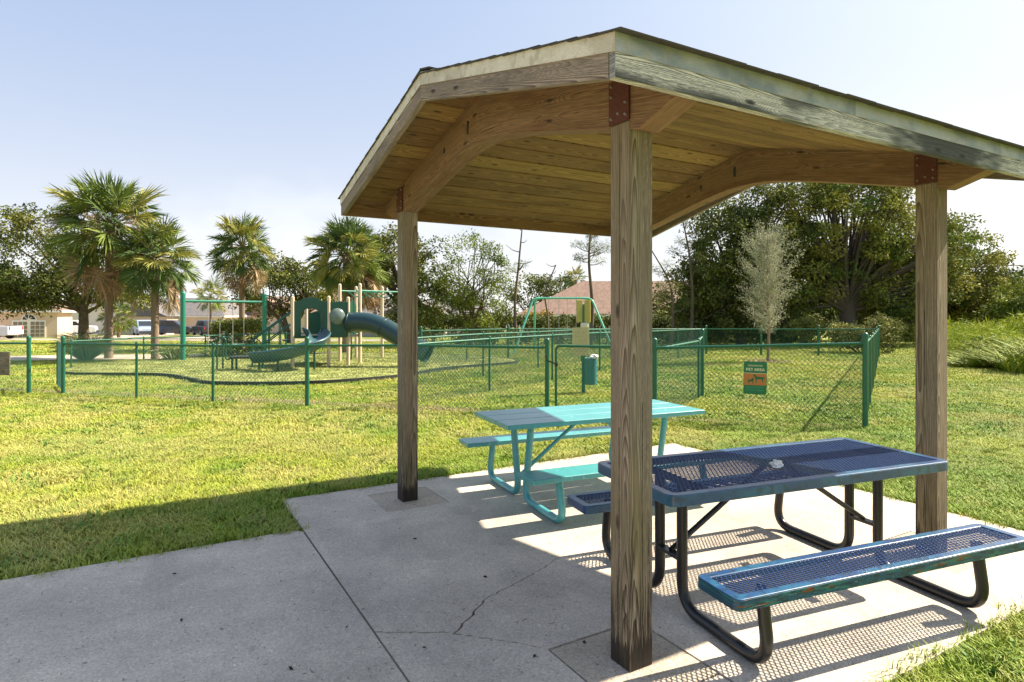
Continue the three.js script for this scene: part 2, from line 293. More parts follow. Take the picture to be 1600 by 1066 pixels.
// ---------------------------------------------------------------- picnic shelter
const shelter = thing('picnic_shelter', 'open timber picnic shelter with gabled plank roof on square posts', 'shelter', W(A[0], A[1]), TH);
{
  const a = 0.47, b = 0.45, x0 = -a, x1 = PP + a + 0.06, L = x1 - x0, mid = QQ / 2, EY = 2.705, m = 0.25, half = mid + b, sl = Math.atan(m);
  const topY = (q) => EY + m * (half - Math.abs(q - mid)), deckT = 0.038, under = 0.062;      // shingles sit on the deck
  // posts: y up; x of the box is the height
  const postH = 2.535, corners = [[0, 0], [0, QQ], [PP, 0], [PP, QQ]];
  corners.forEach(([p, q], k) => {
    const g = clean(rbox(postH + 0.003, 0.14, 0.14, 0, 0, 0, 0.006, 1)), P = g.attributes.position, N = g.attributes.normal, u = new Float32Array(P.count * 2);
    for (let i = 0; i < P.count; i++) {
      const ny = N.getY(i), nz = N.getZ(i); let f, v;
      if (Math.abs(ny) > Math.abs(nz)) { f = ny > 0 ? 0 : 2; v = P.getZ(i); } else { f = nz > 0 ? 1 : 3; v = P.getY(i); }
      u[i * 2] = (P.getX(i) + postH / 2) / 2.6; u[i * 2 + 1] = (((f + k) % 4) + 0.06 + 0.88 * (v + 0.07) / 0.14) / 4;
    }
    g.setAttribute('uv', new THREE.BufferAttribute(u, 2)); g.rotateZ(Math.PI / 2); g.translate(p, postH / 2 - 0.004, -q);
    part('post', g, M.post, shelter);
  });
  // curved laminated rafters across the span
  [0, PP].forEach((p, k) => {
    const sh = new THREE.Shape(), e = half - 0.045, dTop = under + deckT - 0.03;
    sh.moveTo(mid - e, topY(mid - e) - dTop); sh.lineTo(mid, topY(mid) - dTop); sh.lineTo(mid + e, topY(mid + e) - dTop);
    const yb = (t) => 2.895 - 0.25 * Math.sqrt(t * t + 0.16);
    const yEnd = topY(mid + e) - 0.14; sh.lineTo(mid + e, yEnd); sh.lineTo(mid + mid + 0.12, yb(mid + 0.12) - 0.0);
    for (let i = 0; i <= 40; i++) { const t = mid + 0.07 - i / 40 * (2 * mid + 0.14); sh.lineTo(mid + t, yb(t)); }
    sh.lineTo(-0.12, yb(mid + 0.12)); sh.lineTo(mid - e, yEnd); sh.closePath();
    const g = clean(extrude(sh, 0.124, 0.004)); g.translate(0, 0, -0.062); metreUV(g, k * 0.7, k * 0.23); { const P = g.attributes.position, N = g.attributes.normal, U = g.attributes.uv; for (let i = 0; i < P.count; i++) if (Math.abs(N.getZ(i)) > 0.7) U.setXY(i, P.getX(i) + k * 0.7, P.getY(i) + 0.22 * Math.sqrt((P.getX(i) - mid) ** 2 + 0.2) + k * 0.31); } g.rotateY(Math.PI / 2); g.translate(p, 0, 0);
    const bm = part('arched_rafter', g, M.glulam, shelter);
    for (const [q, y, h] of [[1.62, 2.93, 0.09], [2.02, 2.86, 0.04]]) part('connector_slot', box(0.004, h, 0.026, p - 0.066, y, -q), M.dark, bm);
    for (const q of [0, QQ]) for (const s of [-1, 1]) {
      const pl = part('steel_plate', box(0.008, 0.205, 0.142, p + s * 0.0745, 2.637, -q), M.rust, shelter);
      if (s < 0) for (const [dz, dy] of [[-0.05, 0.08], [0.05, 0.08], [-0.05, 0.03], [0.05, -0.02], [-0.05, -0.075], [0.0, -0.06], [0.05, -0.075]]) part('bolt', cyl(V(p - 0.078, 2.637 + dy, -q + dz), V(p - 0.086, 2.637 + dy, -q + dz), 0.0075, 0.006, 8), M.bolt, pl);
    }
  });
  // roof planks, seen from below
  const n = 10, slope = half / Math.cos(sl), bw = slope / n;
  for (const s of [-1, 1]) for (let i = 0; i < n; i++) {
    const t = (i + 0.5) * bw * Math.cos(sl), q = s < 0 ? mid - t : mid + t, y = topY(q) - under + 0.012;
    const g = metreUV(clean(rbox(L - 0.08, deckT, bw - 0.009 - 0.004 * R(), 0, 0, 0, 0.009, 1)), R() * 5, i * 0.2 + 0.1);
    g.rotateX(-s * sl); g.translate((x0 + x1) / 2, y + rr(-0.0015, 0.0015), -q);
    part('roof_plank', g, M.deck[Math.floor(R() * 3)], shelter);
  }
  // felt under the shingles
  for (const s of [-1, 1]) { const g = box(L - 0.01, 0.006, slope - 0.01); g.rotateX(-s * sl); g.translate((x0 + x1) / 2, topY(mid + s * half / 2) - 0.026, -(mid + s * half / 2)); part('roofing_felt', g, M.felt, shelter); }
  // shingle courses with uneven tabs
  const nc = 14;
  for (const s of [-1, 1]) for (let c = 0; c < nc; c++) {
    const list = []; let x = x0 - 0.018;
    while (x < x1 + 0.02) { const w = Math.min(rr(0.16, 0.33), x1 + 0.035 - x), e = rr(0, 0.010), th = rr(0.004, 0.008); const len = slope / nc + 0.06 + e; const g = box(w - 0.004, th, len, 0, 0, 0); g.rotateX(-s * (sl - 0.035)); const t = (c + 0.55) * half / nc + 0.012; const q = mid + s * t; g.translate(x + w / 2, topY(q) - 0.009 + rr(0, 0.005), -q); list.push(g); x += w; }
    part('shingle_course', list, M.shingle, shelter);
  }
  { const list = []; for (let x = x0; x < x1; x += 0.14) for (const s of [-1, 1]) { const g = box(0.15, 0.01, 0.16); g.rotateX(-s * sl); g.translate(x + 0.07, topY(mid) - 0.002 + rr(0, 0.006), -(mid + s * 0.07)); list.push(g); } part('ridge_cap', list, M.shingle, shelter); }
  // eave boards and drip edges
  for (const s of [-1, 1]) {
    const q = mid + s * (half - 0.019), yT = EY - 0.012;
    const g = metreUV(clean(rbox(L - 0.002, 0.165, 0.038, 0, 0, 0, 0.004, 1)), s * 0.6, 0.1); g.translate((x0 + x1) / 2, yT - 0.0825, -q);
    part('fascia_board', g, s < 0 ? M.fasciaPale : M.deck[1], shelter);
    const segs = s < 0 ? [[x0 - 0.004, x0 + 3.05], [x0 + 3.052, x1 + 0.004]] : [[x0, x1]];
    for (const [e0, e1] of segs) { const d = metreUV(clean(geo([box(e1 - e0, 0.083, 0.003, 0, 0, s < 0 ? 0 : 0), box(e1 - e0, 0.003, 0.05, 0, 0.0415, s < 0 ? -0.024 : 0.024)])), 0, 0.05); d.translate((e0 + e1) / 2, yT - 0.028, -(mid + s * (half + 0.0025))); part('drip_edge', d, M.dripGrey, shelter); }
  }
  // rake boards on both gables
  for (const [xe, sx] of [[x0, -1], [x1, 1]]) for (const s of [-1, 1]) {
    const z0 = mid, z1 = mid + s * (half - (0.04)), mk = (hi, lo, t, extra = 0) => { const sh = poly([[z0, topY(mid) - hi], [z1 + s * extra, topY(mid) - m * Math.abs(z1 + s * extra - mid) - hi], [z1 + s * extra, topY(mid) - m * Math.abs(z1 + s * extra - mid) - lo], [z0, topY(mid) - lo]]); const g = clean(extrude(sh, t)); g.rotateZ(s * sl); metreUV(g, s * 0.8 + sx, 0.33 + s * 0.2); g.rotateZ(-s * sl); g.rotateY(Math.PI / 2); return g; };
    const g = mk(0.012, 0.180, 0.038); g.translate(sx < 0 ? xe : xe - 0.038, 0, 0); part('rake_board', g, M.fascia, shelter);
    const d = mk(-0.002, 0.082, 0.003, 0.043); d.translate(sx < 0 ? xe - 0.005 : xe + 0.002, 0, 0); part('drip_edge', d, M.drip, shelter);
  }
}

// ---------------------------------------------------------------- picnic tables
function expanded(L, Wd, sx, sz, y, w = 0.0046) {            // expanded metal sheet: two families of crossing strands
  const pos = [], out = [];
  const k = (sx / 2) / (sz / 2);                              // dx per dz along a strand
  for (const s of [-1, 1]) for (let c = -L / 2 - Wd * k; c < L / 2 + Wd * k; c += sx) {
    // x = c + s*k*(z + Wd/2)
    let z0 = -Wd / 2, z1 = Wd / 2; const X = (z) => c + s * k * (z + Wd / 2), Z = (x) => (x - c) / (s * k) - Wd / 2;
    let a = z0, b = z1; const zl = Z(-L / 2), zh = Z(L / 2), lo = Math.min(zl, zh), hi = Math.max(zl, zh); a = Math.max(a, lo); b = Math.min(b, hi); if (b - a < 0.004) continue;
    const g = box(w, 0.004, Math.hypot(b - a, (b - a) * k)); g.rotateY(s * Math.atan(k)); g.translate((X(a) + X(b)) / 2, y + s * 0.0007, (a + b) / 2); out.push(g);
  }
  return out;
}
function ringFrame(L, Wd, band, hgt, y, r = 0.06) {           // flat border with a turned down skirt
  const rect = (l, w, q) => { const s = new THREE.Shape(), x = l / 2, z = w / 2; s.moveTo(-x + q, -z); s.lineTo(x - q, -z); s.quadraticCurveTo(x, -z, x, -z + q); s.lineTo(x, z - q); s.quadraticCurveTo(x, z, x - q, z); s.lineTo(-x + q, z); s.quadraticCurveTo(-x, z, -x, z - q); s.lineTo(-x, -z + q); s.quadraticCurveTo(-x, -z, -x + q, -z); return s; };
  const top = rect(L, Wd, r); top.holes.push(rect(L - 2 * band, Wd - 2 * band, 0.012));
  const g = extrude(top, 0.002, 0.004, 8); g.rotateX(Math.PI / 2); g.translate(0, y - 0.004, 0);
  const sk = rect(L + 0.006, Wd + 0.006, r + 0.002); sk.holes.push(rect(L - 0.006, Wd - 0.006, r - 0.002));
  const s = extrude(sk, hgt - 0.006, 0.002, 8); s.rotateX(Math.PI / 2); s.translate(0, y - 0.007, 0);
  return [metreUV(clean(g)), metreUV(clean(s), 0.3, 0.1)];
}
const blueTable = thing('picnic_table', 'blue expanded metal picnic table with black tube legs', 'picnic table', W(1.60, 3.80), 21.2 * deg);
{
  const L = 2.04, Wd = 0.77, hT = 0.74, hB = 0.415, bz = 0.69, bw = 0.275, fx = 0.75;
  const [t, s] = ringFrame(L, Wd, 0.045, 0.055, hT);
  const top = part('tabletop', t, M.blue, blueTable); part('skirt', s, M.blue, top); part('metal_mesh', expanded(L - 0.085, Wd - 0.085, 0.027, 0.046, hT - 0.007), M.blueMesh, top);
  for (const q of [-1, 1]) {
    const [bt, bs] = ringFrame(L - 0.04, bw, 0.04, 0.05, hB, 0.035); bt.translate(0, 0, q * bz); bs.translate(0, 0, q * bz);
    const be = part('bench', bt, M.blue, blueTable); const bk = part('skirt', bs, q > 0 ? M.blueWorn : M.blue, be); if (q > 0) bk.userData.label = 'scratched teal and rusty bench edge';
    part('metal_mesh', expanded(L - 0.115, bw - 0.075, 0.027, 0.046, hB - 0.007).map((g) => g.translate(0, 0, q * bz)), M.blueMesh, be);
  }
  for (const x of [-fx, fx]) {
    for (const q of [-1, 1]) part('leg', tube(bend([V(x, hT - 0.02, q * 0.105), V(x, 0.03, q * 0.105), V(x, 0.03, q * (bz + 0.06)), V(x, hB - 0.03, q * (bz + 0.01))], 0.15), 0.03, 60, 14), M.blackTube, blueTable);
    part('cross_bar', box(0.05, 0.025, 0.60, x, hT - 0.025, 0), M.blackTube, blueTable); part('cross_bar', box(0.05, 0.02, 0.2, x, 0.29, 0), M.blackTube, blueTable);
    part('brace', tube(bend([V(x, 0.30, 0), V(x * 0.1, hT - 0.02, 0)], 0.1), 0.016, 8, 8), M.blackTube, blueTable);
  }
}
const tealTable = thing('picnic_table', 'turquoise painted plank picnic table with turquoise tube legs', 'picnic table', W(0.727, 5.745), 23.8 * deg);
{
  const L = 2.0, Wd = 0.78, hT = 0.74, hB = 0.41, bz = 0.70, bw = 0.27, fx = 0.70, pw = Wd / 3;
  for (let i = -1; i <= 1; i++) part('tabletop_plank', metreUV(clean(rbox(L, 0.04, pw - 0.005, 0, hT - 0.02, i * pw, 0.006)), R(), R()), M.teal, tealTable);
  for (const q of [-1, 1]) part('bench_plank', metreUV(clean(rbox(L, 0.04, bw, 0, hB - 0.02, q * bz, 0.006)), R(), R()), M.teal, tealTable);
  for (const x of [-fx, fx]) {
    for (const q of [-1, 1]) {
      const lg = part('leg', tube(bend([V(x, hT - 0.045, q * 0.19), V(x, 0.03, q * 0.065), V(x, 0.03, q * (bz + 0.07)), V(x, hB - 0.045, q * (bz - 0.02))], 0.15), 0.03, 60, 14), M.teal, tealTable);
      part('bench_bracket', box(0.05, 0.008, 0.22, x, hB - 0.044, q * bz), M.teal, lg);
    }
    part('cross_bar', box(0.05, 0.012, 0.66, x, hT - 0.046, 0), M.teal, tealTable);
    part('brace', tube(bend([V(x * 0.99, 0.24, 0), V(x * 0.12, hT - 0.045, 0)], 0.1), 0.017, 8, 8), M.teal, tealTable);
  }
}
{ // scrap of paper on the blue table
  const g = new THREE.IcosahedronGeometry(0.032, 2), p = g.attributes.position; for (let i = 0; i < p.count; i++) { const k = 0.55 + 0.75 * hash(Math.round(p.getX(i) * 900), Math.round(p.getY(i) * 900), Math.round(p.getZ(i) * 900)); p.setXYZ(i, p.getX(i) * k * 1.1, Math.max(-0.016, p.getY(i) * k * 0.8), p.getZ(i) * k); } g.computeVertexNormals();
  const o = part('crumpled_paper', g, S({ color: C(0.75, 0.74, 0.72), roughness: 0.95 })); o.position.set(1.56, 0.755, -3.66); tag(o, 'scrap of crumpled white paper on the blue tabletop', 'litter');
}

// ---------------------------------------------------------------- lawn: tufts of blades (nobody could count them)
function tuftGeo(n, rad, len, wid, seed) {
  const f = rng(seed), pos = [];
  for (let i = 0; i < n; i++) {
    const a = f() * 6.283, d = Math.sqrt(f()) * rad, x = Math.cos(a) * d, z = Math.sin(a) * d, h = len * (0.5 + 0.7 * f()), b = f() * 6.283, lean = h * (0.35 + 0.95 * f()), w = wid * (0.7 + 0.6 * f()) / 2;
    const dx = Math.cos(b), dz = Math.sin(b), nx = -dz * w, nz = dx * w, mx = x + dx * lean * 0.35, mz = z + dz * lean * 0.35, tx = x + dx * lean, tz = z + dz * lean;
    pos.push(x - nx, 0, z - nz, x + nx, 0, z + nz, mx + nx * 0.8, h * 0.65, mz + nz * 0.8, x - nx, 0, z - nz, mx + nx * 0.8, h * 0.65, mz + nz * 0.8, mx - nx * 0.8, h * 0.65, mz - nz * 0.8, mx - nx * 0.8, h * 0.65, mz - nz * 0.8, mx + nx * 0.8, h * 0.65, mz + nz * 0.8, tx, h * 0.95, tz);
  }
  const g = new THREE.BufferGeometry(); g.setAttribute('position', new THREE.Float32BufferAttribute(pos, 3)); g.computeVertexNormals(); return g;
}
function scatter(name, label, g, mat, spots, category = 'grass') {   // spots: [x,y,z,scale,colour,scaleY]
  const im = new THREE.InstancedMesh(g, mat, spots.length), m = new THREE.Matrix4(), q = new THREE.Quaternion(), up = V(0, 1, 0), c = new THREE.Color(), f = rng(9);
  spots.forEach((s, i) => { q.setFromAxisAngle(up, f() * 6.283); m.compose(V(s[0], s[1], s[2]), q, V(s[3], s[3] * (s[5] ?? 1), s[3])); im.setMatrixAt(i, m); c.setRGB(s[4][0], s[4][1], s[4][2]); im.setColorAt(i, c); });
  im.name = numbered(name); im.castShadow = im.receiveShadow = true; scene.add(im); return tag(im, label, category, null, 'stuff');
}
const playEdge = [[-12.6, 17.6], [-11.8, 16.4], [-9.05, 16.0], [-7.6, 14.8], [-6.9, 14.2], [-4.7, 14.2], [-2.9, 15.6], [-1.85, 17.9], [0.2, 20.2], [-1, 22.5], [-6, 24.4], [-11, 22.8]];
const inPoly = (pts, x, y) => { let c = false; for (let i = 0, j = pts.length - 1; i < pts.length; j = i++) { const [a, b] = pts[i], [d, e] = pts[j]; if ((b > y) !== (e > y) && x < (d - a) * (y - b) / (e - b) + a) c = !c; } return c; };
const onWalk = (X, Z) => X < -7.2 && Z > 21.6 + (X + 14) * 0.16 && Z < 24.4 + (X + 14) * 0.20;
const onStreet = (X, Z) => Z > 41 - X * 0.1 && Z < 49 - X * 0.1 && X < -6;
{
  const f = rng(31), jit = (c) => { const k = 0.82 + 0.36 * f(), y = f(); const d = y > 0.86 ? mix3(c, straw, 0.5) : y < 0.2 ? mix3(c, lush, 0.5) : c; return [d[0] * k, d[1] * k, d[2] * k]; };
  const bands = [[1.6, 8.5, 230, 64, 0.085, 0.046, 0.005, 1], [8.5, 14.5, 110, 52, 0.12, 0.042, 0.007, 1], [14.5, 25, 32, 44, 0.2, 0.06, 0.011, 1], [25, 48, 7, 44, 0.42, 0.09, 0.022, 1]];
  bands.forEach(([z0, z1, den, n, rad, len, wid], bi) => {
    const count = Math.round(den * 0.97 * (z1 * z1 - z0 * z0)), list = [[], []];
    for (let i = 0; i < count; i++) {
      const Z = Math.sqrt(z0 * z0 + (z1 * z1 - z0 * z0) * f()), X = (f() * 2 - 1) * 0.97 * Z;
      if (onPad(X, Z, rad * 0.25 * (f() - 0.1)) || inPoly(playEdge, X, Z) || onWalk(X, Z) || onStreet(X, Z)) continue;
      const edge = onPad(X, Z, 0.16) ? 1.25 : 1;
      list[i & 1].push([X, ground(X, Z) + 0.002, -Z, rr(0.8, 1.2, f), jit(lawnColor(X, Z)), edge]);
    }
    const lab = ['short mown grass blades around the concrete pad', 'mown grass along the green fence', 'mown grass beyond the green fence', 'distant mown grass by the street'][bi];
    list.forEach((l, k) => scatter('lawn_grass', lab + (k ? ', lighter blades' : ''), tuftGeo(n, rad, len, wid, 400 + bi * 2 + k), M.grass, l));
  });
}

{
  const f = rng(33), weeds = [], dry = [];
  for (let i = 0; i < 5200; i++) {
    const Z = Math.sqrt(6 + 220 * f()), X = (f() * 2 - 1) * 0.95 * Z; if (onPad(X, Z, 0.05) || inPoly(playEdge, X, Z)) continue;
    if (fbm(X * 0.7 + 3, Z * 0.7, 208) > 0.53) weeds.push([X, ground(X, Z), -Z, rr(0.7, 1.3, f), mix3([0.07, 0.16, 0.015], [0.16, 0.27, 0.02], f())]); else if (fbm(X * 0.9, Z * 0.9 + 5, 209) > 0.5) dry.push([X, ground(X, Z), -Z, rr(0.7, 1.3, f), mix3([0.38, 0.30, 0.15], [0.55, 0.47, 0.27], f())]);
  }
  scatter('lawn_weed', 'darker broad leaved weeds scattered through the lawn', tuftGeo(12, 0.07, 0.055, 0.02, 431), M.grass, weeds, 'weeds');
  scatter('dry_grass', 'dry straw coloured grass stems scattered through the lawn', tuftGeo(12, 0.10, 0.05, 0.0045, 432), M.grass, dry);
}

// ---------------------------------------------------------------- playground surface, walk, street
function sheet(name, label, pts, y, mat, h = 0.1) { const g = extrude(poly(pts), h); g.rotateX(-Math.PI / 2); g.translate(0, y - h, 0); metreUV(clean(g)); return tag(part(name, g, mat), label, 'ground', null, 'structure'); }
{
  const sm = new THREE.CatmullRomCurve3(playEdge.map(([x, z]) => V(x, z, 0)), true).getPoints(90).map((p) => [p.x, p.y]); sm.pop();
  const inner = sm.map(([x, z]) => { const cx = -5.6, cz = 19; const d = Math.hypot(x - cx, z - cz), k = (d - 0.09) / d; return [cx + (x - cx) * k, cz + (z - cz) * k]; });
  const pm = S({ map: tex(512, 512, (u, v) => { const n = fbm(u * 8, v * 8, 221), s = vn(u * 180, v * 180, 222); const c = mix3([0.52, 0.55, 0.27], [0.62, 0.61, 0.35], n), k = 0.75 + 0.45 * s; return c.map((x) => x * k); }, true, 4, 4), roughness: 1 });
  sheet('playground_surface', 'raised dull green playground surface under the slides', inner, 0.07, pm, 0.2);
  const rim = poly(sm); rim.holes.push(poly(inner.map(([x, z]) => [x, z]))); const g = extrude(rim, 0.2); g.rotateX(-Math.PI / 2); g.translate(0, 0.078 - 0.2, 0);
  tag(part('playground_shadow_border', g, S({ color: C(0.022, 0.028, 0.018), roughness: 0.9 })), 'low curved edging round the playground surface, coloured as its edge shadow', 'border', null, 'structure');  // near-black colour paints the shadow line along the raised edge
  const f = rng(55), l = []; for (let i = 0; i < 3800; i++) { const X = rr(-13, 0.5, f), Z = rr(14, 24.5, f); if (inPoly(inner, X, Z)) { const c = mix3([0.19, 0.24, 0.05], [0.30, 0.31, 0.10], fbm(X, Z, 7)); l.push([X, 0.07, -Z, rr(0.8, 1.2, f), c]); } }
  scatter('playground_grass', 'thin short grass on the raised playground surface', tuftGeo(30, 0.2, 0.035, 0.01, 77), M.grass, l);
  const walkM = S({ map: M.concrete.map, roughness: 0.95, color: C(1, 0.97, 0.93) });
  sheet('sidewalk', 'pale concrete sidewalk beyond the playground fence', [[-34, 18.6], [-13, 21.8], [-7.2, 22.8], [-7.2, 25.7], [-13, 24.5], [-34, 20.4]], 0.01, walkM);
  const strip = (name, label, pts, mat, dy) => { const pos = []; const N = pts.length; const P = pts.map(([x, z]) => V(x, ground(x, z) + dy, -z)); const g = new THREE.BufferGeometry().setFromPoints(P); const idx = []; for (let i = 1; i < N - 1; i++) idx.push(0, i, i + 1); g.setIndex(idx); g.computeVertexNormals(); const u = []; pts.forEach(([x, z]) => u.push(x, z)); g.setAttribute('uv', new THREE.Float32BufferAttribute(u, 2)); return tag(part(name, g, mat), label, 'ground', null, 'structure'); };
  strip('street', 'light grey residential street running past the houses', [[-90, 50], [-6, 41.6], [-6, 49.6], [-90, 58]], S({ map: M.concrete.map, color: C(0.62, 0.60, 0.58), roughness: 0.95 }), 0.03);
  for (const [x, z, w, l] of [[-50, 62, 6, 26], [-39, 62, 5, 34], [-30, 62, 6, 44]]) strip('driveway', 'pale concrete driveway leading to a garage', [[x - w / 2 + 2, z - 8], [x + w / 2 + 2, z - 8], [x + w / 2 - l * 0.3, z + l], [x - w / 2 - l * 0.3, z + l]], walkM, 0.035);
}

// ---------------------------------------------------------------- chain link fences
function wires(P0, P1, lo0, hi0, lo1, hi1, s = 0.071, r = 0.0025) {   // crossing diagonal wires of one bay, plan points [X, Z]
  const dx = P1[0] - P0[0], dz = P1[1] - P0[1], L = Math.hypot(dx, dz), ux = dx / L, uz = dz / L, nx = -uz, nz = ux, pos = [];
  const lo = (t) => mix(lo0, lo1, t / L), hi = (t) => mix(hi0, hi1, t / L);
  const seg = (t0, y0, t1, y1, o) => {
    const a = [P0[0] + ux * t0 + nx * o, y0, -(P0[1] + uz * t0 + nz * o)], b = [P0[0] + ux * t1 + nx * o, y1, -(P0[1] + uz * t1 + nz * o)];
    const k = Math.hypot(t1 - t0, y1 - y0), ex = -(y1 - y0) / k, ey = (t1 - t0) / k;       // in-plane normal
    const c = [0, 1, 2].map((i) => { const an = i * 2.0944, p = Math.cos(an) * r, q = Math.sin(an) * r; return [ux * ex * p + nx * q, ey * p, -(uz * ex * p + nz * q)]; });
    for (let i = 0; i < 3; i++) { const u = c[i], v = c[(i + 1) % 3]; const A0 = a.map((x, j) => x + u[j]), A1 = a.map((x, j) => x + v[j]), B0 = b.map((x, j) => x + u[j]), B1 = b.map((x, j) => x + v[j]); pos.push(...A0, ...B0, ...B1, ...A0, ...B1, ...A1); }
  };
  const hMin = Math.min(lo0, lo1), hMax = Math.max(hi0, hi1), h = hMax - hMin;
  for (const d of [-1, 1]) for (let c = -h; c < L + h; c += s) {
    // t = c + d*(y - hMin) ; clip to bay
    let y0 = hMin, y1 = hMax; const T = (y) => c + d * (y - hMin) + (d < 0 ? h * 0 : 0);
    const f = (y) => T(y); let ya = y0, yb = y1;
    const yAt0 = hMin + (0 - c) / d, yAtL = hMin + (L - c) / d, ylo = Math.min(yAt0, yAtL), yhi = Math.max(yAt0, yAtL);
    ya = Math.max(ya, ylo); yb = Math.min(yb, yhi); if (yb - ya < 0.01) continue;
    ya = Math.max(ya, lo(f(ya))); yb = Math.min(yb, hi(f(yb))); if (yb - ya < 0.01) continue;
    seg(f(ya), ya, f(yb), yb, d * r * 0.9);
  }
  const g = new THREE.BufferGeometry(); g.setAttribute('position', new THREE.Float32BufferAttribute(pos, 3)); g.computeVertexNormals(); return g;
}
const wireMesh = (P0, P1, a, b, c, d, o, s, r) => wires(P0, P1, a, b, c, d, s, r).translate(-o.x, -o.y, -o.z);
function postAt(X, Z, top, r, o, cap = true) {
  const y0 = ground(X, Z) - 0.05, list = [cyl(V(X - o.x, y0 - o.y, -Z - o.z), V(X - o.x, top - o.y, -Z - o.z), r, r, 12)];
  if (cap) list.push(new THREE.SphereGeometry(r * 1.12, 12, 6, 0, 6.2832, 0, Math.PI / 2).translate(X - o.x, top - 0.002 - o.y, -Z - o.z), cyl(V(X - o.x, top - 0.05 - o.y, -Z - o.z), V(X - o.x, top - o.y, -Z - o.z), r * 1.12, r * 1.12, 12));
  return list;
}
// nodes: [X, Z, top, thick?, noMesh?]
function fence(label, nodes, opt = {}) {
  const o = W(nodes[0][0], nodes[0][1], 0), t = thing('chain_link_fence', label, 'fence', o, 0, opt.group);
  nodes.forEach(([X, Z, top, thick]) => { if (thick !== -1) part('fence_post', postAt(X, Z, top + (thick ? 0.09 : 0.01), thick ? 0.038 : 0.024, o, true), M.fence, t); });
  for (let i = 0; i < nodes.length - 1; i++) {
    const [X0, Z0, t0, , no] = nodes[i], [X1, Z1, t1] = nodes[i + 1];
    part('top_rail', cyl(V(X0 - o.x, t0 - 0.03, -Z0 - o.z), V(X1 - o.x, t1 - 0.03, -Z1 - o.z), 0.021, 0.021, 10), M.fence, t);
    if (no) continue;
    part('chain_link_mesh', wireMesh([X0, Z0], [X1, Z1], ground(X0, Z0) + 0.03, t0 + 0.015, ground(X1, Z1) + 0.03, t1 + 0.015, o, opt.s, opt.r), M.wire, t);
  }
  return t;
}
const lerpNodes = (a, b, n) => Array.from({ length: n + 1 }, (_, i) => a.map((x, k) => (k < 3 ? mix(x, b[k], i / n) : x)));
function gate(label, P0, P1, top, lo = 0.06) {
  const o = W(P0[0], P0[1]), t = thing('fence_gate', label, 'gate', o);
  const y = (X) => X, q = (P, h) => V(P[0] - o.x, h, -P[1] - o.z);
  part('gate_frame', [tube(bend([q(P0, lo), q(P0, top), q(P1, top), q(P1, lo)], 0.05), 0.021, 60, 10), cyl(q(P0, lo), q(P1, lo), 0.02, 0.02, 10)], M.fence, t);
  part('chain_link_mesh', wireMesh(P0, P1, lo, top, lo, top, o), M.wire, t);
  return t;
}
fence('short run of green chain link fence carrying the grey wooden board', [[-13.6, 13.8, 1.0], [-11.8, 13.3, 1.02], [-9.93, 12.78, 1.04, 1]]);
fence('green chain link fence in front of the shadow coloured curved playground edging', [[-9.14, 12.66, 1.04, 1], [-7.25, 12.01, 1.05], [-5.51, 11.46, 1.06], [-3.62, 10.99, 1.09, 1, true], [-1.95, 10.9, 1.10, 1]]);
gate('open green gate leaf of the playground fence, seen nearly edge on', [-9.2, 12.75], [-10.05, 13.75], 1.0);
const nz = (X) => [X, fenceZ(X) + 0.54 * sstep(0, -2, X) * 0, 0];
fence('green chain link fence behind the turquoise table, ending at the gate post', [[-1.95, 10.9, 1.10, 1], [0.577, 10.2, 1.10, 1]]);
const gt = gate('closed green gate in front of the pet waste station', [0.72, 10.165], [2.12, 9.775], 1.10);
{ const g = gt, o = gt.position; part('latch', [cyl(V(-0.14, 0.86, 0.02), V(0.02, 0.80, 0.03), 0.012, 0.012, 8), cyl(V(-0.14, 0.86, 0.02), V(-0.16, 0.95, 0.03), 0.011, 0.011, 8), box(0.05, 0.05, 0.06, 0, 0.80, 0.01)], M.dark, g); }
fence('green chain link fence panel that carries the pet area sign', [[2.236, 9.745, 1.12, 1], [5.09, 8.96, 1.23, 1]], { r: 0.0025 });
fence('green chain link fence running back from the corner post beside the mown field', lerpNodes([5.09, 8.96, 1.23], [13.5, 22.9, 1.05], 6).map((n, i) => (i ? n : [n[0], n[1], n[2], -1])));
fence('short inner chain link fence running back from the gate', [[2.236, 9.745, 1.10, -1], [3.60, 12.0, 1.12], [3.75, 12.26, 1.2, 1]]);
fence('long chain link fence dividing the pet area from the playground path', [[-1.95, 10.9, 1.10, -1], [-0.47, 13.04, 1.12], [0.98, 15.1, 1.12], [2.47, 17.5, 1.1], [4.2, 19.8, 1.06], [5.9, 22.1, 1.04], [7.65, 24.5, 1.02]]);
fence('second parallel chain link fence beside the playground path', [[-2.3, 13.7, 1.1, 1], [-0.74, 16, 1.12], [0.77, 18.3, 1.1], [2.3, 20.6, 1.1], [3.6, 22.6, 1.06]]);
fence('chain link fence along the back of the pet area under the dark trees', lerpNodes([7.65, 24.5, 1.02, 1], [13.5, 22.9, 1.05], 3));
fence('chain link fence along the back of the playground in front of the clipped hedge', [[7.65, 24.5, 1.02, -1], [5, 23.5, 1.04], [2.4, 22.5, 1.07], [-0.13, 21.5, 1.10, 1], [-1.5, 20.7, 1.09], [-2.9, 19.8, 1.08, 1], [-5.4, 20.9, 1.0], [-8, 22, 0.92], [-10.4, 22.6, 0.86, 1]]);
fence('chain link fence beside the sidewalk and the palms', [[-12.9, 18.2, 0.83], [-12.2, 20.6, 0.82], [-10.7, 21.7, 0.85], [-10.4, 22.6, 0.86, -1]]);
{ // grey board wired to the fence
  const t = thing('notice_board', 'weathered grey wooden board hung on the chain link fence', 'board', W(-10.62, 12.93, 0.35), Math.atan2(-0.52, 1.87));
  for (let i = 0; i < 4; i++) part('board', metreUV(clean(rbox(0.62, 0.118, 0.02, 0, 0.06 + i * 0.121, 0.05, 0.003, 1)), i * 0.5, i * 0.2), M.fascia, t);
}
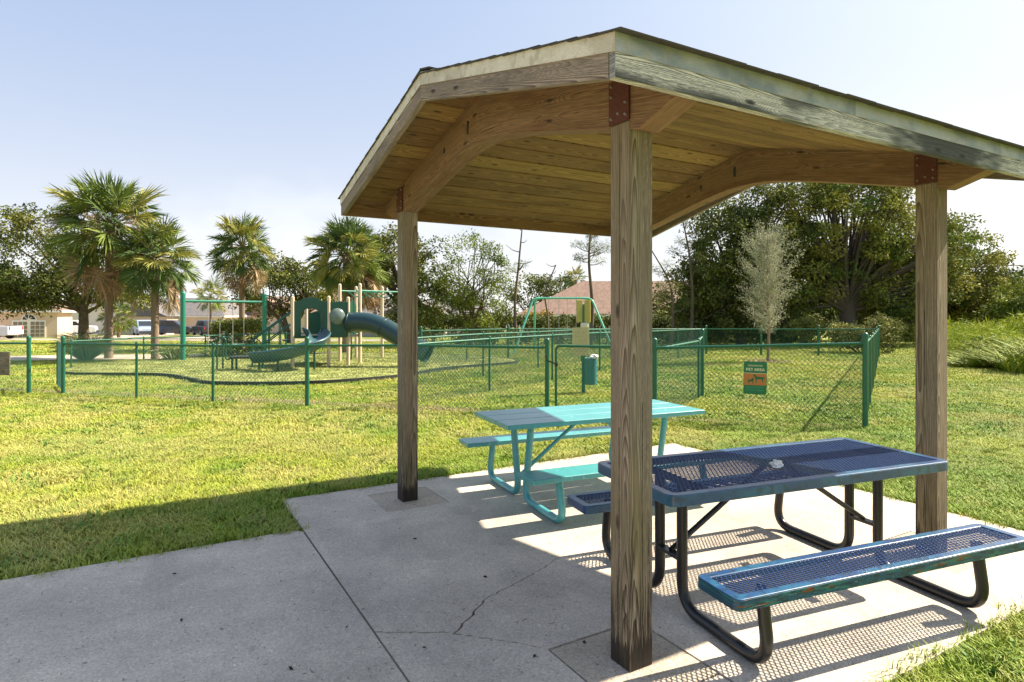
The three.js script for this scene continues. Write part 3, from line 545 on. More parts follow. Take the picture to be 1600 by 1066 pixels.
{ // pet area sign
  const cv = document.createElement('canvas'); cv.width = 384; cv.height = 576; const c = cv.getContext('2d');
  c.fillStyle = '#0f6b45'; c.fillRect(0, 0, 384, 576); c.fillStyle = '#b56f34'; c.fillRect(8, 208, 368, 208);
  c.fillStyle = '#d7cdb0'; c.fillRect(8, 200, 368, 8);
  c.textAlign = 'center'; c.fillStyle = '#cbbf92'; c.font = 'bold 40px sans-serif'; c.fillText('DESIGNATED', 192, 84); c.fillStyle = '#dcd2ae'; c.font = 'bold 70px sans-serif'; c.fillText('PET AREA', 192, 164);
  c.fillStyle = '#0d5a38';
  const P = (pts) => { c.beginPath(); pts.forEach(([x, y], i) => (i ? c.lineTo(x, y) : c.moveTo(x, y))); c.closePath(); c.fill(); };
  P([[165, 232], [185, 222], [205, 240], [215, 262], [300, 268], [338, 262], [356, 300], [344, 304], [334, 284], [326, 300], [330, 322], [322, 360], [310, 360], [312, 326], [292, 306], [228, 310], [220, 330], [218, 372], [204, 372], [204, 318], [190, 286], [176, 262], [158, 254]]);
  P([[60, 306], [66, 300], [78, 322], [120, 318], [140, 300], [146, 282], [160, 292], [178, 300], [176, 314], [164, 324], [160, 346], [166, 386], [154, 388], [144, 356], [108, 352], [94, 362], [84, 388], [72, 386], [76, 346], [70, 326]]);
  c.fillStyle = '#2f8a64'; for (let i = 0; i < 2; i++) for (let x = 40, k = 0; x < 340; k++) { const w = 14 + hash(k, i, 3) * 34; c.fillRect(x, 448 + i * 46, Math.min(w, 344 - x), 15); x += w + 9; }
  const map = new THREE.CanvasTexture(cv); map.colorSpace = THREE.SRGBColorSpace;
  const X = 3.64, Z = fenceZ(X) - 0.035, t = thing('pet_area_sign', 'green and orange pet area sign hung on the chain link fence', 'sign', W(X, Z, 0.42), Math.atan2(-0.785, 2.854) + 0.02);
  const rs = new THREE.Shape(), w = 0.1625, h = 0.244, q = 0.025; rs.moveTo(-w + q, -h); rs.lineTo(w - q, -h); rs.quadraticCurveTo(w, -h, w, -h + q); rs.lineTo(w, h - q); rs.quadraticCurveTo(w, h, w - q, h); rs.lineTo(-w + q, h); rs.quadraticCurveTo(-w, h, -w, h - q); rs.lineTo(-w, -h + q); rs.quadraticCurveTo(-w, -h, -w + q, -h);
  const g = extrude(rs, 0.002), p = g.attributes.position, u = g.attributes.uv; for (let i = 0; i < p.count; i++) u.setXY(i, (p.getX(i) + w) / (2 * w), (p.getY(i) + h) / (2 * h)); g.translate(0, h, 0); g.rotateZ(-0.02);
  part('sign_plate', g, S({ map, roughness: 0.45 }), t);
  part('wire_tie', cyl(V(0.0, -0.035, 0.003), V(0.006, 0.01, 0.006), 0.003, 0.003, 6), M.dark, t);
}
{ // pet waste station
  const t = thing('pet_waste_station', 'pet waste station post with yellow panels, cream notice and blue green bin', 'waste station', W(1.47, 12.8, -0.03), -0.1);
  part('post', box(0.07, 1.85, 0.05, 0, 0.92, -0.02), M.swingGreen, t);
  const ye = S({ color: C(0.40, 0.34, 0.07), roughness: 0.6 }), cr = S({ map: tex(128, 256, (u, v) => { const k = v > 0.12 && v < 0.88 && u > 0.12 && u < 0.88 && Math.floor(v * 42) % 2 === 0 && hash(Math.floor(u * 34), Math.floor(v * 42), 4) > 0.3 ? 0.86 : 1; return [0.72 * k, 0.68 * k, 0.50 * k]; }, true, 1, 1), roughness: 0.7 });
  for (const s of [-1, 1]) { const g = rbox(0.13, 0.46, 0.02, 0, 0, 0, 0.004, 1); g.rotateY(-s * 0.5); g.translate(s * 0.082, 1.70, 0.05); part('panel', g, ye, t); }
  const no = rbox(0.34, 0.58, 0.015, -0.02, 1.08, 0.06, 0.003, 1); no.rotateZ(0.03); part('notice', no, cr, t);
  part('bag_dispenser', rbox(0.16, 0.11, 0.12, 0.02, 1.41, 0.03, 0.03), S({ color: C(0.62, 0.55, 0.42), roughness: 0.6 }), t);
  part('bin', [new THREE.CylinderGeometry(0.135, 0.125, 0.54, 20).translate(0.15, 0.47, 0.02)], S({ color: C(0.03, 0.16, 0.16), roughness: 0.5 }), t);
  const bg = new THREE.IcosahedronGeometry(0.09, 2), p = bg.attributes.position; for (let i = 0; i < p.count; i++) { const k = 0.7 + 0.5 * hash(Math.round(p.getX(i) * 300), Math.round(p.getY(i) * 300), 2); p.setXYZ(i, p.getX(i) * k, p.getY(i) * k * 0.7, p.getZ(i) * k); } bg.computeVertexNormals(); bg.translate(0.22, 0.76, 0.05);
  part('bin_liner', bg, S({ color: C(0.75, 0.73, 0.72), roughness: 0.6 }), t);
}

// ---------------------------------------------------------------- swings and playground
function swing(name, label, P0, P1, h0, r) {
  const y0 = 0.1, o = W(P0[0], P0[1], 0), t = thing(name, label, 'swing set', o), q = (P, y) => V(P[0] - P0[0], y, -(P[1] - P0[1]));
  for (const P of [P0, P1]) part('upright', [cyl(q(P, y0 - 0.1), q(P, h0 + 0.24), r, r, 14), new THREE.SphereGeometry(r, 14, 6, 0, 6.3, 0, Math.PI / 2).translate(...q(P, h0 + 0.24).toArray())], M.swingGreen, t);
  part('top_bar', cyl(q(P0, h0), q(P1, h0), 0.045, 0.045, 12), M.swingGreen, t);
  return [t, q];
}
{
  const P0 = [-10.9, 20.6], P1 = [-9.0, 22.6], [t, q] = swing('swing_set', 'green two post swing set standing by the clipped box hedge', P0, P1, 2.02, 0.082);
  for (const k of [0.36, 0.66]) {
    const a = [mix(P0[0], P1[0], k - 0.07), mix(P0[1], P1[1], k - 0.07)], b = [mix(P0[0], P1[0], k + 0.07), mix(P0[1], P1[1], k + 0.07)];
    const s = part('swing_seat', [new THREE.BoxGeometry(0.42, 0.03, 0.16, 6, 1, 1).translate(0, -0.02, 0).rotateY(Math.atan2(P1[1] - P0[1], P1[0] - P0[0])).translate(...q([(a[0] + b[0]) / 2, (a[1] + b[1]) / 2], 0.55).toArray())], S({ color: C(0.30, 0.42, 0.40), roughness: 0.5 }), t);
    for (const c of [a, b]) { part('chain', cyl(q(c, 0.53), q(c, 2.0), 0.011, 0.011, 6), M.chain, t); part('hanger', cyl(q(c, 1.95), q(c, 2.07), 0.03, 0.03, 8), M.bolt, t); }
  }
}
{
  const P0 = [0.98, 25.2], P1 = [3.1, 25.2], o = W(P0[0], P0[1]), t = thing('swing_set', 'pale green arched swing frame in front of the brown roofed house', 'swing set', o), y = 2.22, q = (x, h, z) => V(x, h, z), mt = S({ color: C(0.10, 0.42, 0.30), roughness: 0.4 });
  for (const [x, s] of [[0, -1], [2.12, 1]]) for (const z of [-1, 1]) part('leg', tube(bend([V(x + s * (z > 0 ? 0.95 : 0.05), -0.05, z * 0.9), V(x + s * (z > 0 ? 0.12 : 0.05), y - 0.02, z * 0.06), V(x - s * 0.3, y, 0)], 0.18), 0.042, 30, 10), mt, t);
  part('top_bar', cyl(V(0, y, 0), V(2.12, y, 0), 0.042, 0.042, 10), mt, t);
  for (const x of [0.5, 0.92, 1.26, 1.62]) part('chain', cyl(V(x, 0.55, 0), V(x, y, 0), 0.01, 0.01, 6), M.chain, t);
  for (const x of [0.71, 1.44]) part('swing_seat', box(0.42, 0.03, 0.16, x, 0.54, 0), M.dark, t);
}
{
  const t = thing('play_structure', 'green and beige play structure with curved slide, tube slide and overhead ladder', 'play structure', W(-6.28, 17.8, 0.1), 23.5 * deg);
  const inv = (X, Z, y) => { const dx = X + 6.28, dz = Z - 17.8, c = Math.cos(23.5 * deg), s = Math.sin(23.5 * deg); return V(dx * c + dz * s, y - 0.1, -(-dx * s + dz * c)); };
  const post = (x, q, h) => part('support_post', [cyl(V(x, -0.05, -q), V(x, h - 0.1, -q), 0.052, 0.052, 14), new THREE.SphereGeometry(0.052, 12, 6, 0, 6.3, 0, Math.PI / 2).translate(x, h - 0.1, -q)], M.playBeige, t);
  for (const [x, q, h] of [[0, 0, 2.06], [1.0, 0, 2.08], [1.57, 0.1, 2.06], [2.03, 0.75, 2.5], [1.57, 1.82, 2.52], [3.16, 2.88, 2.5], [0.49, 1.3, 1.75], [2.3, 3.1, 2.5]]) post(x, q, h);
  // deck
  part('deck', [extrude(poly([[0, 0.02], [1.57, 0.12], [2.0, 0.75], [1.55, 1.8], [0.05, 1.3]]), 0.07).rotateX(-Math.PI / 2).translate(0, 0.8, 0)], M.dark, t);
  // arched entry panel
  { const s = new THREE.Shape(); s.moveTo(0.05, 0.82); s.lineTo(0.95, 0.82); s.lineTo(0.95, 1.86); s.bezierCurveTo(0.86, 1.84, 0.82, 1.86, 0.76, 1.90); s.bezierCurveTo(0.62, 2.0, 0.38, 2.0, 0.24, 1.90); s.bezierCurveTo(0.18, 1.86, 0.14, 1.84, 0.05, 1.86); s.closePath();
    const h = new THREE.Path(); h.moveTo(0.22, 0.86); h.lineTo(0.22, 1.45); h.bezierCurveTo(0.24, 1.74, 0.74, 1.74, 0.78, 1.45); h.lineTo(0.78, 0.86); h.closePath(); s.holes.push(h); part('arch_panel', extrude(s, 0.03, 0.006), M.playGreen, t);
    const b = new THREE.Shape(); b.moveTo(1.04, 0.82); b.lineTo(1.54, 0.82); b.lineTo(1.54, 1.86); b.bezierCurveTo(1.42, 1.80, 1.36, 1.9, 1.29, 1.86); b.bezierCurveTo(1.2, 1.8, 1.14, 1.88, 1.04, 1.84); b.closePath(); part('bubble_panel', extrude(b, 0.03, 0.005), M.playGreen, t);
    part('bubble_window', new THREE.SphereGeometry(0.23, 20, 10, 0, 6.3, 0, Math.PI / 2).rotateX(Math.PI / 2).scale(1, 1.1, 0.55).translate(1.24, 1.42, 0.03), S({ color: C(0.12, 0.16, 0.14), roughness: 0.25 }), t);  // bubble tone darkened along with the panels for the shaded side
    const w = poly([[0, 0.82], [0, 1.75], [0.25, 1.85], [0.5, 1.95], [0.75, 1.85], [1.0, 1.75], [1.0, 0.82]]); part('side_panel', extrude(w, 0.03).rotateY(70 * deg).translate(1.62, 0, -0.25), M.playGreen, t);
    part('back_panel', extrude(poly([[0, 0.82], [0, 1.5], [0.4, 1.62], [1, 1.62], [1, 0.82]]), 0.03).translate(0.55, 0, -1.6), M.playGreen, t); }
  // tube slide
  { const c = spline([inv(-4.86, 18.5, 1.34), inv(-4.5, 18.45, 1.36), inv(-4.0, 18.35, 1.28), inv(-3.4, 18.2, 1.0), inv(-2.85, 18.05, 0.66), inv(-2.4, 17.95, 0.46)]);
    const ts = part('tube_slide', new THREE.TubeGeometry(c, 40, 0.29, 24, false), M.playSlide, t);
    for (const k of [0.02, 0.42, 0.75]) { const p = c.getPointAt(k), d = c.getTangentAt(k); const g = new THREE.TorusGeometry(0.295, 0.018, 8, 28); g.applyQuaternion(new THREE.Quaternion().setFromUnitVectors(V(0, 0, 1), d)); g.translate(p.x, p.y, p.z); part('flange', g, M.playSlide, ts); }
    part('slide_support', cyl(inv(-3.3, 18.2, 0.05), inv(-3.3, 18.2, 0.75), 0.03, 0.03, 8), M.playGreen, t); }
  // curved open slide: U section swept along a bend
  { const c = spline([inv(-5.80, 18.05, 0.93), inv(-5.42, 17.55, 0.80), inv(-5.42, 17.05, 0.62), inv(-5.9, 16.72, 0.44), inv(-6.5, 16.72, 0.33), inv(-6.95, 16.85, 0.29)]), n = 36, sec = [];
    for (let i = 0; i <= 14; i++) { const a = Math.PI * (i / 14); sec.push([-Math.cos(a) * 0.27, 0.30 * Math.pow(Math.abs(Math.cos(a)), 2.6)]); }
    const pos = [], idx = [], m = sec.length; for (let i = 0; i <= n; i++) { const p = c.getPointAt(i / n), d = c.getTangentAt(i / n), side = V(-d.z, 0, d.x).normalize(); for (const [s, y] of sec) pos.push(p.x + side.x * s, p.y + y, p.z + side.z * s); for (const [s, y] of [...sec].reverse()) pos.push(p.x + side.x * s * 1.12, p.y + y - 0.03, p.z + side.z * s * 1.12); }
    const k = m * 2; for (let i = 0; i < n; i++) for (let j = 0; j < k; j++) { const a = i * k + j, b = i * k + (j + 1) % k; idx.push(a, a + k, b, b, a + k, b + k); }
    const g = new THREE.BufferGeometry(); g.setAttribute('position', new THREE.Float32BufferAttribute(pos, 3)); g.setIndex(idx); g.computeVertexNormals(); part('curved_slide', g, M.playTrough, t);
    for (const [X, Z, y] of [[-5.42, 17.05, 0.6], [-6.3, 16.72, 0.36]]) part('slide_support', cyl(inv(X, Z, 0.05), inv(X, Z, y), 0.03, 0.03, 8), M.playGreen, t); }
  // stair with railings
  for (let i = 0; i < 5; i++) part('stair_tread', box(0.22, 0.03, 0.7, -0.12 - i * 0.2, 0.72 - i * 0.15, -0.75), M.dark, t);
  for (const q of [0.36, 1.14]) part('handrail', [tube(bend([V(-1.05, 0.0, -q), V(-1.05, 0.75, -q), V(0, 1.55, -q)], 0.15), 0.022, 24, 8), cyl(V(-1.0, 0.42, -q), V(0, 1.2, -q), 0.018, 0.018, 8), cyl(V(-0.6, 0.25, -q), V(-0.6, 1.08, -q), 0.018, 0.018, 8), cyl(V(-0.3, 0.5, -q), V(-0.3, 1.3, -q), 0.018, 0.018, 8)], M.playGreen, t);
  // overhead ladder
  const la = [V(1.57, 2.24, -1.82), V(3.16, 2.24, -2.88)], lb = [V(2.0, 2.24, -1.2), V(3.7, 2.24, -2.3)];
  for (const [a, b] of [la, lb]) part('ladder_rail', cyl(a, b, 0.026, 0.026, 8), M.swingGreen, t);
  for (let i = 1; i < 6; i++) { const a = la[0].clone().lerp(la[1], i / 6), b = lb[0].clone().lerp(lb[1], i / 6), m = a.clone().lerp(b, 0.5); m.y -= 0.22; part('ladder_rung', tube(bend([a, m, b], 0.05), 0.016, 12, 6), M.swingGreen, t); }
}
{
  const t = thing('transfer_platform', 'low dark playground platform with green grab loops beside the curved slide', 'platform', W(-7.35, 17.05, 0.1), 0.15);
  part('platform', rbox(0.85, 0.06, 0.55, 0.1, 0.32, 0, 0.015), M.dark, t);
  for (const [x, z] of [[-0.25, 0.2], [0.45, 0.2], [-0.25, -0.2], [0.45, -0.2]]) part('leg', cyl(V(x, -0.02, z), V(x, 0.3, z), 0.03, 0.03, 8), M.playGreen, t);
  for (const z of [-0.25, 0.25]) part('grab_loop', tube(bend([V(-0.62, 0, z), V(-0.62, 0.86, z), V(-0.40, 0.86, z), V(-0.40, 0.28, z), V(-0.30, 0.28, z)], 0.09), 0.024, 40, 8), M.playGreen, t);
}

// ---------------------------------------------------------------- foliage
class Leaves {
  constructor() { this.p = []; this.n = []; this.c = []; }
  // leaf at p, pointing along d, of length l and width w; two faces folded on the midrib
  add(p, d, l, w, col, f) {
    let ux = f() - 0.5, uy = f() - 0.2, uz = f() - 0.5; let sx = d[1] * uz - d[2] * uy, sy = d[2] * ux - d[0] * uz, sz = d[0] * uy - d[1] * ux; const k = 1 / (Math.hypot(sx, sy, sz) || 1); sx *= k; sy *= k; sz *= k;
    const nx = sy * d[2] - sz * d[1], ny = sz * d[0] - sx * d[2], nn = sx * d[1] - sy * d[0], h = 0.5 * l, q = 0.5 * w, e = 0.12 * w;
    const B = p, T = [p[0] + d[0] * l, p[1] + d[1] * l, p[2] + d[2] * l], m = [p[0] + d[0] * h, p[1] + d[1] * h, p[2] + d[2] * h];
    const L = [m[0] + sx * q + nx * e, m[1] + sy * q + ny * e, m[2] + sz * q + nn * e], Rr = [m[0] - sx * q + nx * e, m[1] - sy * q + ny * e, m[2] - sz * q + nn * e];
    this.p.push(...B, ...L, ...T, ...B, ...T, ...Rr); for (let i = 0; i < 6; i++) { this.n.push(nx, ny, nn); this.c.push(...col); }
  }
  geo() { const g = new THREE.BufferGeometry(); g.setAttribute('position', new THREE.Float32BufferAttribute(this.p, 3)); g.setAttribute('normal', new THREE.Float32BufferAttribute(this.n, 3)); g.setAttribute('color', new THREE.Float32BufferAttribute(this.c, 3)); return g; }
}
const dirR = (f) => { const a = f() * 6.283, y = f() * 2 - 1, s = Math.sqrt(1 - y * y); return [s * Math.cos(a), y, s * Math.sin(a)]; };
function clump(LV, c, r, n, l, w, cols, f, flat = 0.7) {
  const tone = 0.75 + 0.5 * f(), base = mix3(cols[0], cols[1], f());
  for (let i = 0; i < n; i++) {
    const d = dirR(f), k = r * Math.pow(f(), 0.45); const p = [c[0] + d[0] * k, c[1] + d[1] * k * flat, c[2] + d[2] * k], e = dirR(f), v = [d[0] * 0.7 + e[0], d[1] * 0.5 + e[1] * 0.8 - 0.25, d[2] * 0.7 + e[2]], q = 1 / Math.hypot(...v), t = tone * (0.7 + 0.6 * f());
    LV.add(p, [v[0] * q, v[1] * q, v[2] * q], l * (0.7 + 0.6 * f()), w * (0.7 + 0.6 * f()), [base[0] * t, base[1] * t, base[2] * t], f);
  }
}
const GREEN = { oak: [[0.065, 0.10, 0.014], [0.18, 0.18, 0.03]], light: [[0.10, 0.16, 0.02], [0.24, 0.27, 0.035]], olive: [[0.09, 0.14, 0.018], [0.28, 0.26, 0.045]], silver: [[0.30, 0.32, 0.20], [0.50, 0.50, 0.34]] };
// lobes: [dx, y, dz, rx, ry, rz, clumps]
function tree(name, label, X, Z, o, group) {
  const f = rng(o.seed), gy = ground(X, Z), t = thing(name, label, 'tree', W(X, Z, gy), 0, group), LV = new Leaves(), limbs = [];
  const tops = o.stems ?? [[0, o.fork, 0]];
  const trunkTop = [];
  const trunk = []; for (const [x, y, z, r] of tops) { const T = V(x, y, z); trunkTop.push([T, (r ?? o.r) * 0.72]); trunk.push(taper([V(x * 0.1, -0.1, z * 0.1), V(x * 0.3 + rr(-0.05, 0.05, f), y * 0.45, z * 0.3), T], (r ?? o.r), (r ?? o.r) * 0.72, 8, 10)); }
  part('trunk', trunk, o.bark ?? M.bark, t);
  for (const [dx, y, dz, rx, ry, rz, n] of o.lobes) for (let i = 0; i < n; i++) {
    const d = dirR(f), k = 0.45 + 0.58 * Math.pow(f(), 0.6), c = [dx + d[0] * rx * k, y + d[1] * ry * k, dz + d[2] * rz * k];
    clump(LV, c, o.cr * (0.6 + 0.8 * f()), Math.round(o.n * (0.6 + 0.8 * f())), o.l, o.w, o.cols, f, o.flat ?? 0.7);
    if (i % (o.limbEvery ?? 4) === 0) { const [T, r] = trunkTop[Math.floor(f() * trunkTop.length)], e = V(...c); const m = T.clone().lerp(e, 0.5); m.y += 0.12 * T.distanceTo(e) * (f() - 0.2); m.x += rr(-0.3, 0.3, f); limbs.push(taper([T.clone().setY(T.y - 0.1 - 0.25 * f() * T.y), m, e], r * rr(0.28, 0.55, f), 0.02, 6, 6)); }
  }
  if (limbs.length) part('limb', limbs, o.bark ?? M.bark, t);
  const cr = part('crown', LV.geo(), M.leaf, t); cr.userData.kind = 'stuff';
  return t;
}
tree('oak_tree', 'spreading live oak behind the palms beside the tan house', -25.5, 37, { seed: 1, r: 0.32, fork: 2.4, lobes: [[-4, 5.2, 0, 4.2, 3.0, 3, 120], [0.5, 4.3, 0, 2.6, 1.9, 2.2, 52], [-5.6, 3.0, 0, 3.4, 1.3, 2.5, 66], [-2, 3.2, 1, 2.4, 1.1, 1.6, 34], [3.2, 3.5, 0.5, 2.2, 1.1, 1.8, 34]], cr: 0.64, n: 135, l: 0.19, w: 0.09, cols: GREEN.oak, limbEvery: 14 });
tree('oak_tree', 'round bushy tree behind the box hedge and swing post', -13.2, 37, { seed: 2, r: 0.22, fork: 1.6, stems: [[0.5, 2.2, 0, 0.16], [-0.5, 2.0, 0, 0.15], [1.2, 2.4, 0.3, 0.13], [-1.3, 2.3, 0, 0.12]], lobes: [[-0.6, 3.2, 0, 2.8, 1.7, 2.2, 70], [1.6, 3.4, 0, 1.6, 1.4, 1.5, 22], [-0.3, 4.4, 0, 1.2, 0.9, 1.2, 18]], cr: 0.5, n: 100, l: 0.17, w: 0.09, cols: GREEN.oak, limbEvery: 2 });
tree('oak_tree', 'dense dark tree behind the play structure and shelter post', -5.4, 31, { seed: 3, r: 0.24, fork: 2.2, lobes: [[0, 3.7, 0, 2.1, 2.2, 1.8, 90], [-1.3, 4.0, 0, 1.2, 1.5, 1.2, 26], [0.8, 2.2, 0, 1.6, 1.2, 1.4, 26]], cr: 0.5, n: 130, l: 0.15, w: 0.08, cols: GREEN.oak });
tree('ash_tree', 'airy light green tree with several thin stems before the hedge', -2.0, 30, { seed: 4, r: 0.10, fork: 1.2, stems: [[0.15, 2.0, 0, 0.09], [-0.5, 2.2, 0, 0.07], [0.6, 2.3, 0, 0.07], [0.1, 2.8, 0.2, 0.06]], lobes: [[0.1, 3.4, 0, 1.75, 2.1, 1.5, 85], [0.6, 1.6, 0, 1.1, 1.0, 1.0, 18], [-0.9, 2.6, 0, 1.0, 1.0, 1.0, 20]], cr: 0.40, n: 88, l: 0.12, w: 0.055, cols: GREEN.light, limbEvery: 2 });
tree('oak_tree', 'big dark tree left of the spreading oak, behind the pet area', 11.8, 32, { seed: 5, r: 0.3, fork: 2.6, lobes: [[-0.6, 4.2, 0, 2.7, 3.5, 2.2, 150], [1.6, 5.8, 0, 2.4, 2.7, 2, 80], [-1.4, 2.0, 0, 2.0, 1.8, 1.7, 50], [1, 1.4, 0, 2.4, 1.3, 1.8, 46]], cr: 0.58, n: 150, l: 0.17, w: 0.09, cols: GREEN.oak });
tree('oak_tree', 'huge spreading oak with a thick dark trunk behind the pet area fence', 17.3, 32, { seed: 6, r: 0.48, fork: 2.4, lobes: [[-0.6, 6.2, 0, 4.0, 2.8, 3, 170], [3.4, 4.6, 0, 2.9, 2.6, 2.4, 105], [-2.6, 3.6, 0, 2.0, 1.8, 2, 56], [2.2, 2.5, 0.6, 2.2, 1.0, 1.8, 34], [0.5, 8.2, 0, 2.8, 1.4, 2, 44]], cr: 0.58, n: 150, l: 0.17, w: 0.09, cols: GREEN.olive, limbEvery: 3, bark: S({ color: C(0.11, 0.09, 0.07), roughness: 1 }) });
tree('oak_tree', 'rounded oak beyond the tall weeds, seen past the shelter post', 25.0, 35, { seed: 7, r: 0.3, fork: 2.0, lobes: [[-0.4, 4.2, 0, 2.6, 3.1, 2.4, 115], [-1.8, 2.4, 0, 2.4, 1.8, 2, 60], [1.4, 2.6, 0, 1.8, 1.4, 1.8, 36]], cr: 0.55, n: 135, l: 0.17, w: 0.09, cols: GREEN.olive });
tree('oak_tree', 'low leafy tree behind the tall weeds at the field edge', 24.6, 30, { seed: 8, r: 0.14, fork: 1.2, lobes: [[0.4, 2.0, 0, 1.6, 1.6, 1.6, 70], [3.0, 2.6, 0, 1.8, 2.0, 2, 60]], cr: 0.5, n: 120, l: 0.17, w: 0.09, cols: GREEN.light });
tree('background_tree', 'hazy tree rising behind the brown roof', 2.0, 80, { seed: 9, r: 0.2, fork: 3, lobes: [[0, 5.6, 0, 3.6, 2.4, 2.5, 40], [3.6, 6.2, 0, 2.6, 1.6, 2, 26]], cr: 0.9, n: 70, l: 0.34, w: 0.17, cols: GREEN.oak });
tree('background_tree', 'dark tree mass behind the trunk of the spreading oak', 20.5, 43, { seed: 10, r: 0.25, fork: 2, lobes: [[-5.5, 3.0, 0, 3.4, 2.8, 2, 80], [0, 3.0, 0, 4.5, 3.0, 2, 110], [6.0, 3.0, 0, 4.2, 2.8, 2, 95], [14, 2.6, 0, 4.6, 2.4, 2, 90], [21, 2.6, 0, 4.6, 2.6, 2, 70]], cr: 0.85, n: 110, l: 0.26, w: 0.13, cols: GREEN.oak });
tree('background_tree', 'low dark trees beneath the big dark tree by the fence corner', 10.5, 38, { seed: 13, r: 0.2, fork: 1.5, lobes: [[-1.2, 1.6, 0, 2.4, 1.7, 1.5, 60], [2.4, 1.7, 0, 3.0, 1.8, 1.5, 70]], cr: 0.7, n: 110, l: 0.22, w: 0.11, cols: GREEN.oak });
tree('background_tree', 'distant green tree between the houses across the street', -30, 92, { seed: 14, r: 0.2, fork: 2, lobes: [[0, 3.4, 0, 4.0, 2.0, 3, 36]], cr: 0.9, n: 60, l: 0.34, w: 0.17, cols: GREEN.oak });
// young silvery tree: ascending twigs
{
  const X = 8.56, Z = 20.8, f = rng(61), t = thing('young_tree', 'young slender tree with silvery fine leaves on a mulch ring', 'tree', W(X, Z, -0.03)), LV = new Leaves(), tw = [];
  part('trunk', taper([V(0, 0, 0), V(0.03, 1.2, 0), V(-0.02, 2.6, 0), V(-0.02, 4.6, 0)], 0.055, 0.012, 10, 8), M.palmBark, t);
  for (let i = 0; i < 230; i++) {
    const k = Math.pow(f(), 0.85), y = 0.9 + 3.2 * k, a = f() * 6.283, prof = 0.82 * Math.sin(Math.min(1, k * 0.92 + 0.2) * Math.PI * 0.86) + 0.12, len = prof * rr(0.35, 1.25, f), up = rr(0.2, 1.5, f) + k * 0.7, bx = gauss(f) * 0.25, bz = gauss(f) * 0.25;
    const e = V(Math.cos(a) * len + bx, y + len * up * 0.75 + 0.1, Math.sin(a) * len + bz), s = V(0, y, 0), m = s.clone().lerp(e, 0.5); m.y -= 0.07 * up; m.x -= bx * 0.4; tw.push(taper([s, m, e], 0.009, 0.0025, 4, 4));
    const c3 = spline([s, m, e]), nn = 30 + 50 * len; for (let j = 0; j < nn; j++) { const q = rr(0.2, 1, f), p = c3.getPoint(q), d = dirR(f), v = [d[0] + Math.cos(a) * 0.3, d[1] + 0.4, d[2] + Math.sin(a) * 0.3], n = 1 / Math.hypot(...v), tt = 0.7 + 0.6 * f(), c = mix3(GREEN.silver[0], GREEN.silver[1], f()).map((x) => x * tt), jr = 0.11; LV.add([p.x + gauss(f) * jr, p.y + gauss(f) * jr, p.z + gauss(f) * jr], [v[0] * n, v[1] * n, v[2] * n], rr(0.045, 0.085, f), rr(0.012, 0.024, f), c, f); }
  }
  part('twig', tw, S({ color: C(0.30, 0.26, 0.19), roughness: 1 }), t); part('crown', LV.geo(), M.leaf, t).userData.kind = 'stuff';
  const chips = []; for (let i = 0; i < 260; i++) { const a = f() * 6.283, d = Math.sqrt(f()) * 0.75, g = box(0.07, 0.015, 0.03); g.rotateX(gauss(f) * 0.6); g.rotateY(f() * 6.28); g.translate(X + Math.cos(a) * d, -0.005 + 0.04 * f(), -Z + Math.sin(a) * d); chips.push(g); }
  tag(part('mulch_ring', chips, S({ color: C(0.20, 0.14, 0.10), roughness: 1 })), 'ring of brown mulch at the foot of the silvery young tree', 'mulch', null, 'stuff');
}
